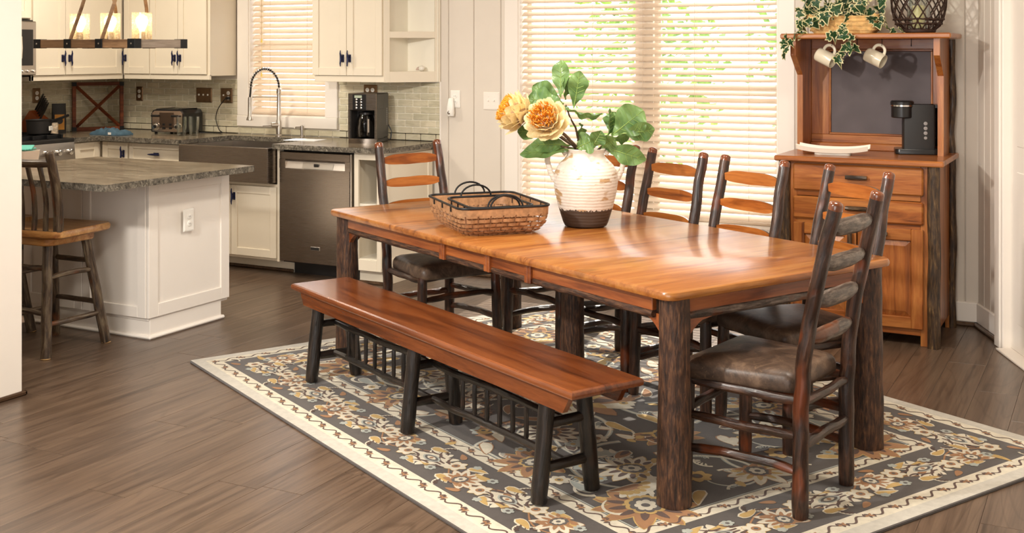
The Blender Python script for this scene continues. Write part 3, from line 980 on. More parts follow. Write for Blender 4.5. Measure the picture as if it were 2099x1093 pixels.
cdoor(t, Mback(SX0 + .016, FACE, .12), .394, .50, .365, .42); cdoor(t, Mback(-5.676, FACE, .12), .408, .50, .03, .42)
# open end unit
t = thing('base_cabinet', 'open-fronted cream end cabinet behind the ladder-back chair', 'cabinet', (-4.48, FACE, 0))
x0, x1 = -4.604, -4.385
m = MB()
m.box(x0, FACE, .10, x0 + .035, FACE + .02, CZ - .037, c=.002); m.box(x1 - .035, FACE, .10, x1, FACE + .02, CZ - .037, c=.002)
m.box(x0 + .035, FACE, CZ - .085, x1 - .035, FACE + .02, CZ - .037, c=.002); m.box(x0 + .035, FACE, .10, x1 - .035, FACE + .02, .175, c=.002)
m.build('face_frame', M['cab'], t, smooth=0, world=True)
m = MB(); m.box(x0, FACE + .02, .10, x0 + .016, WY - .02, CZ - .037); m.box(x1 - .016, FACE + .02, .10, x1, WY - .02, CZ - .037); m.box(x0, WY - .03, .10, x1, WY - .02, CZ - .037)
m.build('side_panels', M['cab'], t, smooth=0, world=True)
for z in (.16, .53):
    m = MB(); m.box(x0 + .016, FACE + .02, z, x1 - .016, WY - .03, z + .018); m.build('shelf_board', M['cab_in'], t, smooth=0, world=True)
m = MB(); shaker(MBx := MB(Mside(x1 + .018, FACE + .01, .12)), .62, .755); MBx.build('end_panel', M['cab'], t, smooth=0, world=True)
toe(t, x0, 6.60, x1, WY - .02)

# worktop (around the sink)
wt = thing('worktop', 'grey green granite worktop with a chiselled edge along the back wall', 'worktop', (-5.6, 6.9, CZ - .035))
def slab(poly, z0, z1, parent, name='slab'):
    mm = MB()
    n = len(poly)
    vs = [(x, y, z1) for x, y in poly] + [(x, y, z0) for x, y in poly]
    mm.add(vs, [tuple(range(n)), tuple(range(2 * n - 1, n - 1, -1))] + [(i, n + i, n + (i + 1) % n, (i + 1) % n) for i in range(n)], [0, 0] + [1] * n)
    # make side winding consistent
    return mm.build(name, [M['granite'], M['granite_edge']], parent, smooth=0, world=True)
slab([(SX1, CF), (-4.45, CF), (-4.37, CF + .03), (-4.335, CF + .12), (-4.325, WY - .012), (SX1, WY - .012)], CZ - .035, CZ, wt)
slab([(SX0, WY - .19), (SX1, WY - .19), (SX1, WY - .012), (SX0, WY - .012)], CZ - .035, CZ, wt)
slab([(-6.945, CF), (SX0, CF), (SX0, WY - .012), (LX + .012, WY - .012), (LX + .012, 6.27), (-6.945, 6.27)], CZ - .035, CZ, wt)

# sink
t = thing('apron_sink', 'brushed steel farmhouse sink with a deep apron front', 'sink', (-5.68, 6.75, .66))
yf, zb = 6.435, .655
m = MB()
m.box(SX0 + .004, yf, zb, SX1 - .004, yf + .022, CZ - .028, c=.004)
m.box(SX0 + .004, yf + .02, zb, SX0 + .016, FACE + .1, CZ - .028); m.box(SX1 - .016, yf + .02, zb, SX1 - .004, FACE + .1, CZ - .028)
m.build('apron', M['steel'], t, smooth=0, world=True)
m = MB()
yb2 = WY - .185
m.box(SX0 + .016, yf + .02, zb, SX1 - .016, yb2, zb + .012)
m.box(SX0 + .006, yf + .02, zb, SX0 + .018, yb2, CZ - .036); m.box(SX1 - .018, yf + .02, zb, SX1 - .006, yb2, CZ - .036); m.box(SX0 + .006, yb2 - .012, zb, SX1 - .006, yb2, CZ - .036)
m.build('basin', M['steel_light'], t, smooth=0, world=True)
m = MB(); m.box(-5.66, yf + .02, zb + .01, -5.645, yb2, CZ - .09, c=.003); m.build('divider', M['steel_light'], t, smooth=0, world=True)
# faucet
t = thing('faucet', 'tall brushed nickel spring faucet behind the sink', 'faucet', (-5.70, WY - .10, CZ))
m = MB(); m.lathe([(.028, 0), (.028, .008), (.022, .014), (.022, .12), (.017, .13), (.0155, .32), (.019, .325), (.019, .36), (.014, .365)], 16); m.build('column', M['nickel'], t)
m = MB(); m.tube([(.0, -.0, .085), (-.035, -.045, .085)], [.022, .022], 12); m.tube([(-.03, -.04, .085), (-.075, -.10, .082)], [.005, .004], 8); m.build('lever', M['nickel'], t)
ar = Vector((-.80, -.60, 0))
pts = []
for k in range(25):
    a = pi * k / 24
    pts.append(ar * (.105 * (1 - cos(a))) + Vector((0, 0, .37 + .115 * sin(a) * 1.25)))
pts.append(ar * .213 + Vector((0, 0, .33))); pts.append(ar * .217 + Vector((0, 0, .29)))
m = MB(); m.tube(pts, .0075, 8); m.build('hose', M['black'], t)
sp = []
tot = 24
for i in range(24 * 12 + 1):
    u = i / 12.0; k = min(int(u), 23); f = u - k
    p = Vector(pts[k]).lerp(Vector(pts[k + 1]), f)
    tg = (Vector(pts[k + 1]) - Vector(pts[k])).normalized(); n1 = Vector((-ar.y, ar.x, 0)).normalized(); n2 = tg.cross(n1)
    a = 2 * pi * i / 12.0 * .85
    sp.append(p + n1 * (cos(a) * .0145) + n2 * (sin(a) * .0145))
m = MB(); m.tube(sp, .0022, 5); m.build('spring', M['nickel'], t)
m = MB(); m.M = Matrix.Translation(ar * .217); m.lathe([(.013, .30), (.014, .29), (.015, .16), (.026, .135), (.026, .125), (.012, .122)], 14); m.build('spray_head', M['nickel'], t)
m = MB(); m.tube([(0, 0, .30), ar * .20 + Vector((0, 0, .30))], .004, 8); m.build('holder_arm', M['nickel'], t)
t = thing('soap_dispenser', 'short nickel soap dispenser right of the faucet', 'dispenser', (-5.485, WY - .095, CZ))
m = MB(); m.lathe([(.016, 0), (.016, .006), (.012, .01), (.012, .055)], 12); m.build('stem', M['nickel'], t)
m = MB(); m.lathe([(.016, .055), (.016, .085), (.013, .089)], 12); m.tube([(0, 0, .078), (-.035, -.03, .078), (-.042, -.036, .066)], [.006, .005, .005], 8); m.build('pump_head', M['nickel'], t)

# dishwasher
t = thing('dishwasher', 'stainless dishwasher under the granite worktop', 'dishwasher', (-4.92, FACE, 0))
dx0, dx1 = -5.228, -4.614
m = MB(); m.box(dx0 + .004, FACE + .03, .10, dx1 - .004, WY - .04, CZ - .045); m.build('tub', M['blackmat'], t, smooth=0, world=True)
m = MB()
yd = FACE - .018
HX0, HX1, HZ0, HZ1 = dx0 + .055, dx1 - .052, .765, .825
m.box(dx0 + .004, yd, .115, dx1 - .012, yd + .04, HZ0, c=.003); m.box(dx0 + .004, yd, HZ1, dx1 - .012, yd + .04, CZ - .052, c=.003)
m.box(dx0 + .004, yd, HZ0 - .002, HX0, yd + .04, HZ1 + .002); m.box(HX1, yd, HZ0 - .002, dx1 - .012, yd + .04, HZ1 + .002)
m.box(HX0, yd + .03, HZ0, HX1, yd + .04, HZ1)
m.build('door', M['steel'], t, smooth=0, world=True)
m = MB(); m.add([(HX0, yd + .002, HZ0), (HX1, yd + .002, HZ0), (HX1, yd + .028, HZ1), (HX0, yd + .028, HZ1)], [(0, 1, 2, 3)]); m.build('pocket_handle', plain('satin_steel', (.62, .57, .52), .35, 1.0), t, smooth=0, world=True)
m = MB(); m.add([(-5.03, yd + .0005, HZ0 + .002), (-4.77, yd + .0005, HZ0 + .002), (-4.77, yd + .021, HZ1 - .012), (-5.03, yd + .021, HZ1 - .012)], [(0, 1, 2, 3)]); m.build('control_panel', M['nickel'], t, smooth=0, world=True)
m = MB(); m.box(-4.93, yd + .004, HZ0 + .017, -4.89, yd + .012, HZ0 + .036); m.build('display', M['black'], t, smooth=0, world=True)
m = MB(); m.box(dx1 - .012, yd + .006, .115, dx1 - .002, yd + .05, CZ - .052); m.build('side_trim', M['nickel'], t, smooth=0, world=True)
m = MB(); m.box(-4.952, yd - .003, .208, -4.872, yd, .232, c=.001); bdg = m.build('badge', M['nickel'], t, smooth=0, world=True)
m = MB(); m.box(-4.950, yd - .004, .210, -4.880, yd - .002, .230); m.build('badge_plate', M['blackmat'], bdg, smooth=0, world=True)
m = MB(); m.box(dx0, 6.69, 0, dx1, 6.72, .105); m.build('toe_kick', M['black'], t, smooth=0, world=True)

# range
t = thing('range', 'steel gas range at the left edge behind the stool', 'stove', (-7.28, 5.88, 0))
m = MB(); m.box(LX + .012, 5.505, .02, -6.99, 6.262, CZ - .03, c=.004); m.build('body', M['steel'], t, smooth=0, world=True)
m = MB(); m.box(LX + .012, 5.50, CZ - .03, -6.955, 6.266, CZ - .002, c=.004); m.build('cooktop', M['blackmat'], t, smooth=0, world=True)
m = MB()
for yy in (5.56, 5.70, 5.83, 5.95, 6.08, 6.21): m.box(-7.55, yy - .008, CZ - .002, -7.02, yy + .008, CZ + .03, c=.003)
for xx in (-7.52, -7.30, -7.06): m.box(xx - .008, 5.52, CZ - .002, xx + .008, 6.24, CZ + .026, c=.003)
m.build('grates', M['iron'], t, smooth=0, world=True)
m = MB(); m.prism([(-6.99, .76), (-6.94, .76), (-6.955, .90), (-6.99, .90)], 5.505, 6.262, 'Y'); m.build('control_panel', M['steel_light'], t, smooth=0, world=True)
for k in range(5):
    m = MB(); m.lathe([(.024, 0), (.024, .022), (.021, .034), (.012, .037)], 14); m.build('knob', M['chrome'], t, loc=(-6.947 + 7.28, 6.20 - 5.88 - k * .105, .832), rot=(0, pi / 2, 0))
m = MB(); m.box(-6.99, 5.51, .16, -6.965, 6.257, .74, c=.005); m.build('oven_door', M['black'], t, smooth=0, world=True)
m = MB(); m.tube([(-6.94, 5.55, .715), (-6.94, 6.225, .715)], .011, 8); m.tube([(-6.965, 5.57, .715), (-6.94, 5.57, .715)], .008, 6); m.tube([(-6.965, 6.20, .715), (-6.94, 6.20, .715)], .008, 6); m.build('oven_handle', M['chrome'], t, world=True)

# things at the range
t = thing('saucepan', 'small black saucepan on the gas range', 'pot', (-7.17, 6.125, CZ + .031), rz=.5)
m = MB(); m.lathe([(.075, 0), (.085, .006), (.092, .10), (.097, .105), (.094, .107), (.088, .10), (.08, .012), (0.002, .010)], 24); m.build('bowl', M['blackmat'], t)
m = MB(); m.tube([(.09, 0, .09), (.13, 0, .105), (.22, 0, .14)], [.010, .011, .010], 8); m.build('handle', M['black'], t)
m = MB(); m.box(.089, -.05, .025, .0965, .02, .06, c=.003); m.build('label_patch', M['white_plastic'], t)
t = thing('knife_block', 'slanted orange wood knife block behind the saucepan', 'knife block', (-7.45, 6.345, CZ), rz=.15)
m = MB(); m.prism([(-.09, 0), (.05, 0), (.075, .12), (-.03, .19), (-.10, .10)], -.05, .05, 'Y'); m.build('block', wood('knife_block_wood', lin((130, 54, 18)), lin((196, 96, 40)), lin((214, 118, 56)), axis='Z', knots=0), t, smooth=0)
for k in range(5):
    b0 = Vector((.062 - .027 * k, -.036 + .018 * k, .128 + .016 * k))
    m = MB(); m.tube([b0, b0 + Vector((.045, 0, .07)), b0 + Vector((.075, 0, .125))], [.010, .012, .009], 6, flat=.55); kn = m.build('knife_handle', M['black'], t)
    m = MB(); m.ico(b0 + Vector((.072, -.006, .118)), .004, 0, 1); m.build('rivet', M['chrome'], kn)
t = thing('spice_jar', 'small white spice jar beside the saucepan', 'jar', (-7.36, 6.43, CZ))
m = MB(); m.lathe([(.028, 0), (.030, .006), (.030, .085), (.024, .095)], 16); m.build('jar_body', plain('spice_label', lin((206, 188, 164)), .4, var=.5, scale=40), t)
m = MB(); m.lathe([(.026, .095), (.026, .118), (.022, .12)], 16); m.build('lid', M['black'], t)
t = thing('coffee_bag', 'black and gold coffee bag standing by the range', 'bag', (-7.45, 6.555, CZ), rz=1.0)
m = MB(); m.loft([ring3(rrect(.05, .032, .01, 2), 0), ring3(rrect(.052, .032, .01, 2), .08), ring3(rrect(.052, .022, .008, 2), .165), ring3(rrect(.052, .008, .004, 2), .20), ring3(rrect(.052, .006, .003, 2), .235)]); m.build('pouch', M['blackmat'], t)
m = MB(); m.box(-.036, -.0345, .03, .036, -.0315, .15); lb = m.build('gold_label', plain('gold_label', lin((190, 132, 50)), .35, .3, var=.3), t, smooth=0)
m = MB(); m.M = Matrix.Translation((0, -.0345, .10)) @ Matrix.Rotation(pi / 2, 4, 'X'); m.lathe([(.026, 0), (.026, .001)], 20); m.build('emblem', M['black'], lb)

# crate frame leaning in the corner
p, q2 = Vector((-7.565, 6.79, CZ)), Vector((-7.345, 7.125, CZ))
dd = q2 - p; Lc = dd.length; Hc = .395
t = thing('crate_end', 'rustic wooden X-braced crate frame leaning in the kitchen corner', 'frame', p, rz=atan2(dd.y, dd.x))
cw = wood('crate_wood', lin((60, 26, 14)), lin((122, 62, 34)), lin((150, 84, 48)), axis='X', rough=.6, coat=0, tone=(.9, .88, .85))
for (a, b, c, d) in ((0, 0, Lc, .028), (0, Hc - .028, Lc, Hc), (0, .028, .028, Hc - .028), (Lc - .028, .028, Lc, Hc - .028)):
    m = MB(); m.box(a, -.02, b, c, .012, d, c=.002); m.build('rail', cw, t, smooth=0)
for s in (0, 1):
    m = MB(); z0, z1 = (.03, Hc - .03) if s else (Hc - .03, .03)
    y = -.012 if s else .0
    m.tube([(.03, y, z0), (Lc - .03, y, z1)], .013, 4); m.build('brace', cw, t, smooth=0)
for (a, b) in ((0, 0), (Lc - .03, 0), (0, Hc - .03), (Lc - .03, Hc - .03)):
    m = MB(); m.box(a - .002, -.023, b - .001 if b else 0, a + .032, .014, b + .031); m.build('metal_corner', M['iron'], t, smooth=0)
# towel
t = thing('dish_towel', 'crumpled blue dish towel on the worktop', 'towel', (-6.95, 6.62, CZ))
m = MB()
nx, ny = 30, 16
vs = []
for j in range(ny + 1):
    for i in range(nx + 1):
        u, v = i / nx * 2 - 1, j / ny * 2 - 1
        e = max(0, 1 - max(abs(u), abs(v)) ** 4)
        h = .010 + e * (.032 + .026 * mnoise.noise(Vector((u * 2.6, v * 2.2, 3))) + .018 * mnoise.noise(Vector((u * 6, v * 4, 7))) + .007 * sin(u * 9 + v * 2))
        vs.append((u * .155 + .012 * mnoise.noise(Vector((u * 3, v * 3, 1))), v * .075 + .02 * mnoise.noise(Vector((u * 2, v, 9))), max(.004, h)))
b = len(vs)
vs += [(x, y, .001) for x, y, z in vs]
fs = []
for j in range(ny):
    for i in range(nx):
        a = j * (nx + 1) + i
        fs.append((a, a + 1, a + nx + 2, a + nx + 1))
rim = [i for i in range(nx + 1)] + [j * (nx + 1) + nx for j in range(1, ny + 1)] + [ny * (nx + 1) + i for i in range(nx - 1, -1, -1)] + [j * (nx + 1) for j in range(ny - 1, 0, -1)]
for k in range(len(rim)):
    a, c = rim[k], rim[(k + 1) % len(rim)]
    fs.append((c, a, b + a, b + c))
m.add(vs, fs); m.build('cloth', plain('blue_terry', lin((70, 96, 112)), .95, var=.12, scale=30, bmp=.5, bscale=220), t, smooth=1.2)
m = MB(); m.box(.055, -.087, .008, .085, -.083, .026); m.build('care_tag', M['white_plastic'], t, smooth=0)

# toaster
p = Vector((-6.63, 7.0, CZ))
t = thing('toaster', 'copper toned four-slice toaster with black sides', 'toaster', p, rz=radians(10))
cop = plain('warm_polished_steel', (.55, .43, .34), .22, 1.0)
m = MB(); m.prism([(x, z) for x, z in [(-.15, .015), (.15, .015), (.15, .16), (.135, .185), (.105, .195), (-.105, .195), (-.135, .185), (-.15, .16)]], -.13, .12, 'Y'); m.build('shell', M['black'], t, smooth=.5)
m = MB(); m.prism([(-.135, .02), (.135, .02), (.135, .165), (.115, .182), (-.115, .182), (-.135, .165)], -.140, -.128, 'Y'); m.build('front_panel', cop, t, smooth=.5)
m = MB(); m.box(-.07, -.1435, .05, .06, -.139, .17, c=.002); m.build('dark_centre_panel', plain('dark_copper', (.16, .11, .08), .3, .9), t, smooth=0)
for s in (-1, 1):
    m = MB(); m.box(s * .09 - .045, -.165, .135, s * .09 + .025, -.138, .152, c=.004); m.build('lever', M['black'], t, smooth=0)
    m = MB(); m.M = Matrix.Translation((s * .096, -.14, .06)) @ Matrix.Rotation(pi / 2, 4, 'X'); m.lathe([(.030, 0), (.030, .006), (.023, .008), (.021, .022), (.008, .024)], 16); kn = m.build('knob', M['chrome'], t)
    m = MB(); m.M = Matrix.Translation((s * .096, -.164, .06)) @ Matrix.Rotation(pi / 2, 4, 'X'); m.lathe([(.014, 0), (.012, .003)], 12); m.build('knob_cap', M['black'], kn)
    for k in range(2):
        m = MB(); m.box(s * .03 - .012, -.1465, .04 + .028 * k, s * .03 + .012, -.142, .058 + .028 * k, c=.002); m.build('button', M['black'], t, smooth=0)
    m = MB(); m.box(s * .10 - .015, -.115, .193, s * .10 + .015, .10, .198); m.build('slot', M['blackmat'], t, smooth=0)
for (a, b) in ((-.12, -.11), (.12, -.11), (-.12, .1), (.12, .1)):
    m = MB(); m.lathe([(.012, 0), (.012, .016)], 8, (a, b, 0)); m.build('foot', M['black'], t)
pl = aty(470, 201, WY - .02)
pp = [(pl.x, WY - .03, pl.z), (pl.x - .02, WY - .05, pl.z - .01), (pl.x - .09, WY - .05, 1.12), (pl.x - .12, WY - .04, 1.04), (pl.x - .07, WY - .06, .96), (pl.x - .02, WY - .08, CZ + .006), (pl.x - .12, WY - .10, CZ + .005), (-6.46, 7.07, CZ + .006)]
sp = []
for i in range(len(pp) - 1):
    P0, P1, P2, P3 = (Vector(pp[max(i - 1, 0)]), Vector(pp[i]), Vector(pp[i + 1]), Vector(pp[min(i + 2, len(pp) - 1)]))
    for k in range(6):
        u = k / 6
        sp.append(.5 * ((2 * P1) + (P2 - P0) * u + (2 * P0 - 5 * P1 + 4 * P2 - P3) * u * u + (3 * P1 - P0 - 3 * P2 + P3) * u ** 3))
sp.append(Vector(pp[-1]))
t = thing('power_cord', 'black toaster cord plugged in beside the kitchen window', 'cord', (pl.x, WY - .05, CZ))
m = MB(); m.tube(sp, .0035, 6); m.build('cable', M['black'], t, world=True)
m = MB(); m.box(pl.x - .018, WY - .05, pl.z - .012, pl.x + .014, WY - .022, pl.z + .010, c=.004); m.build('plug', M['black'], t, world=True, smooth=0)
# tumblers
for i, (x, y, lb) in enumerate(((-6.40, 6.80, 'clear fluted glass tumbler in front of the toaster'), (-6.335, 6.865, 'clear tumbler half hidden behind the fluted glass'))):
    t = thing('tumbler', lb, 'glass', (x, y, CZ), group='tumblers by the toaster')
    m = MB()
    n = 28
    def rg(r, z, fl): return [(r * (1 + fl * (.06 if k % 2 else -.02)) * cos(2 * pi * k / n), r * (1 + fl * (.06 if k % 2 else -.02)) * sin(2 * pi * k / n), z) for k in range(n)]
    m.loft([rg(.029, 0, 0), rg(.031, .01, 1), rg(.038, .11, 1), rg(.041, .145, 0), rg(.039, .145, 0), rg(.035, .10, 0), rg(.027, .012, 0)])
    m.build('glass_wall', M['glass'], t, smooth=.3)
# paper
pa = atz(625, 287, CZ)
t = thing('paper_sheet', 'white sheet of paper lying beside the sink', 'paper', (pa.x, pa.y, CZ), rz=radians(8))
m = MB(); m.box(-.13, -.09, 0, .13, .09, .0015); m.build('sheet', plain('paper', (.9, .9, .9), .8), t, smooth=0)

# coffee maker
cp = atz(762, 291, CZ)
cp = Vector((-4.765, 6.94, CZ))
t = thing('coffee_maker', 'black and steel drip coffee maker on the worktop', 'coffee maker', cp, rz=radians(14))
m = MB()
m.box(-.105, -.125, 0, .105, .125, .03, c=.006); m.box(-.105, .01, .03, .105, .125, .35, c=.006); m.box(-.105, -.125, .235, .105, .02, .35, c=.006); m.box(-.105, -.12, .03, -.088, .02, .24); m.box(.088, -.12, .03, .105, .02, .24)
m.build('housing', plain('graphite_plastic', (.045, .04, .036), .35), t, smooth=0)
st = M['steel']
m = MB(); m.box(-.1055, -.132, .232, .1055, -.122, .352, c=.003); m.box(-.1055, -.132, .03, -.092, -.122, .235); m.box(.092, -.132, .03, .1055, -.122, .235); m.build('front_frame', st, t, smooth=0)
m = MB(); m.loft([[(x, -.125 - .03 * cos(x / .105 * pi / 2), z) for x in [-.105 + .21 * k / 12 for k in range(13)]] + [(.105, -.10, z), (-.105, -.10, z)] for z in (.0, .034)]); m.build('base_band', st, t, smooth=.4)
m = MB(); m.box(-.07, -.138, .235, .03, -.130, .345, c=.002); cpn = m.build('control_panel', M['black'], t, smooth=0)
for r in range(4):
    for c in range(2):
        m = MB(); m.lathe([(.007, 0), (.007, .004), (.004, .005)], 8, (0, 0, 0)); m.build('button', M['chrome'], cpn, loc=(-.04 + c * .035, -.138, .25 + r * .02), rot=(pi / 2, 0, 0))
m = MB(); m.box(-.055, -.1395, .32, .0, -.1375, .338); m.build('display', plain('lcd', lin((170, 180, 160)), .3), cpn, smooth=0)
m = MB(); m.lathe([(.055, .036), (.07, .045), (.074, .10), (.066, .16), (.055, .19), (.052, .20)], 20, (0, -.055, 0)); cf = m.build('carafe', M['smoke'], t)
m = MB(); m.lathe([(.055, .20), (.055, .215), (.02, .222)], 20, (0, -.055, 0)); m.build('carafe_lid', M['black'], cf)
m = MB(); m.tube([(.03, -.105, .19), (.045, -.135, .17), (.045, -.135, .08), (.035, -.115, .06)], .008, 6); m.build('carafe_handle', M['nickel'], cf)
m = MB()
for k in range(9): m.box(.1048, .085, .12 + k * .014, .1062, .090, .130 + k * .014)
m.build('side_marking', M['nickel'], t, smooth=0)
m = MB(); m.tube([(.10, .128, .12), (.125, .132, .07), (.12, .132, .02), (.10, .13, .006)], .004, 6); m.build('cord', M['black'], t)

# outlets and switches
def plate(pos, label, kind, w=.075, h=.118, mat='bronze', face='Y', insert='white_plastic', name='outlet_plate', cat='outlet'):
    t = thing(name, label, cat, pos, rz=0 if face == 'Y' else pi / 2)
    m = MB(); m.box(-w / 2, -.007, -h / 2, w / 2, 0, h / 2, c=.004); m.box(-w / 2 + .007, -.009, -h / 2 + .007, w / 2 - .007, -.005, h / 2 - .007, c=.0015); m.build('cover', M[mat], t, smooth=0)
    def sock(x):
        for z in (-.02, .02):
            m = MB(); m.M = Matrix.Translation((x, -.009, z)) @ Matrix.Rotation(pi / 2, 4, 'X'); m.lathe([(.016, 0), (.016, .003), (.014, .004)], 14); s = m.build('socket', M[insert], t)
            for dx in (-.005, .005):
                m = MB(); m.box(x + dx - .001, -.0135, z - .003, x + dx + .001, -.0125, z + .005); m.build('slot', M['black'], s, smooth=0)
    def togg(x):
        m = MB(); m.box(x - .005, -.020, -.004, x + .005, -.008, .010, c=.002); m.build('toggle', M[insert], t, smooth=0)
        for z in (-.03, .03):
            m = MB(); m.M = Matrix.Translation((x, -.009, z)) @ Matrix.Rotation(pi / 2, 4, 'X'); m.lathe([(.0035, 0), (.0025, .002)], 8); m.build('screw', M[mat], t)
    n = len(kind)
    for i, ch in enumerate(kind):
        x = (i - (n - 1) / 2) * .046
        (sock if ch == 's' else togg)(x)
    return t
TY = WY - .0102
pos = lambda px, py: (aty(px, py, TY).x, TY, aty(px, py, TY).z)
plate(pos(287, 192), 'narrow bronze outlet right of the crate frame', 's')
plate(pos(419, 195), 'triple bronze switch plate above the toaster', 'ttt', w=.165, name='switch_plate', cat='switch')
plate(pos(465, 196), 'bronze switch and outlet plate with the cord plugged in', 'ts', w=.12, name='switch_plate', cat='switch')
plate(pos(760, 190), 'bronze outlet plate behind the drip coffee maker', 'ss', w=.12)
pz = atx(74, 196, LX + .0102)
plate((LX + .0102, pz.y, pz.z), 'bronze outlet above the knife block', 's', face='X')
WYB = WY - .0142
pos2 = lambda px, py: (aty(px, py, WYB).x, WYB, aty(px, py, WYB).z)
pw = pos2(934, 203)
plate(pw, 'white wall outlet right of the kitchen cabinets', 's', mat='white_plastic', w=.08, h=.125)
plate(pos2(1008, 207), 'white double switch plate beside the dining window', 'tt', w=.13, h=.125, mat='trim', name='switch_plate', cat='switch')
t = thing('plug_in_freshener', 'white plug-in air freshener hanging in the wall outlet', 'air freshener', (pw[0] - .022, pw[1] - .0135, pw[2] - .05))
m = MB(); m.loft([ring3(rrect(.024, .012, .01, 3), -.07, cy=-.016), ring3(rrect(.028, .018, .012, 3), -.045, cy=-.02), ring3(rrect(.026, .016, .012, 3), .0, cy=-.018), ring3(rrect(.020, .012, .01, 3), .05, cy=-.014), ring3(rrect(.014, .008, .006, 3), .058, cy=-.012)]); m.build('casing', M['white_plastic'], t)
m = MB(); m.ico((-.006, -.035, -.045), .012, 0, 2, (1, .5, 1.2)); m.build('vent', M['nickel'], t)

# ------------------------------------------------------------------ island
IX0, IX1, IY0, IY1, IZ = -5.68, -4.70, 4.74, 5.395, .905
t = thing('kitchen_island', 'white panelled kitchen island cabinet with an outlet on its end', 'island', (-5.19, 5.07, 0))
m = MB(); m.box(IX0, IY0 + .018, .10, IX1 - .018, IY1, IZ - .035, c=.002); m.build('body', M['trim'], t, smooth=0, world=True)
m = MB(Mside(IX1 - .018 + .018, IY0 + .004, .118)); shaker(m, IY1 - IY0 - .006, IZ - .155, .07, .02); m.build('end_panel', M['trim'], t, smooth=0, world=True)
m = MB(Mback(IX1 - .50, IY0, .118)); shaker(m, .478, IZ - .155, .06, .02); m.build('front_panel', M['trim'], t, smooth=0, world=True)
m = MB(Mback(IX0, IY0, .118)); shaker(m, .475, IZ - .155, .06, .02); m.build('front_panel', M['trim'], t, smooth=0, world=True)
m = MB(); m.box(IX0 + .02, IY0 + .025, 0, IX1 - .012, IY1 - .06, .118, c=.002); m.build('plinth', M['trim'], t, smooth=0, world=True)
m = MB(); m.box(IX0 + .02, IY0 + .008, 0, IX1 + .004, IY1 - .04, .022, c=.008); m.build('shoe_moulding', M['trim'], t, smooth=0, world=True)
MF = Matrix.Translation((IX1 - .03, IY1 + .002, .118)) @ Matrix.Rotation(pi, 4, 'Z')
m = MB(MF @ Matrix.Translation((0, -.018, 0))); shaker(m, .44, IZ - .155, .06, .02); d = m.build('door', M['trim'], t, smooth=0, world=True)
cleat(d, MF @ Matrix.Translation((.035, -.018, .585)))
plate((IX1 + .0105, 5.035, .622), 'white outlet on the end panel of the island', 's', mat='white_plastic', face='X', w=.085, h=.13)
t = thing('island_top', 'grey granite island top with a chiselled edge', 'worktop', (-5.19, 4.83, IZ - .035))
slab([(-5.80, 4.27), (-4.525, 4.27), (-4.525, 5.41), (-5.80, 5.41)], IZ - .035, IZ, t)
# dish on the island
pd = atz(52, 338, IZ)
t = thing('serving_dish', 'small white dish of teal napkins on the island', 'dish', (pd.x - .02, pd.y, IZ))
m = MB(); o = rrect(.075, .075, .03, 4)
m.loft([ring3(o, 0, .8), ring3(o, .01, .88), ring3(o, .085, 1.0), ring3(o, .085, .95), ring3(o, .012, .80)]); m.build('bowl', plain('cream_dish', lin((240, 222, 206)), .4), t)
for k in range(3):
    m = MB(); m.M = Matrix.Translation((0, 0, .085 + k * .008)) @ Matrix.Rotation(.25 * k + .2, 4, 'Z') @ Matrix.Rotation(.15 * (k - 1), 4, 'X'); m.box(-.056, -.056, -.004, .056, .056, .004, c=.003); m.build('napkin', plain('teal_napkin', lin((96, 176, 160)), .9), t, smooth=0)

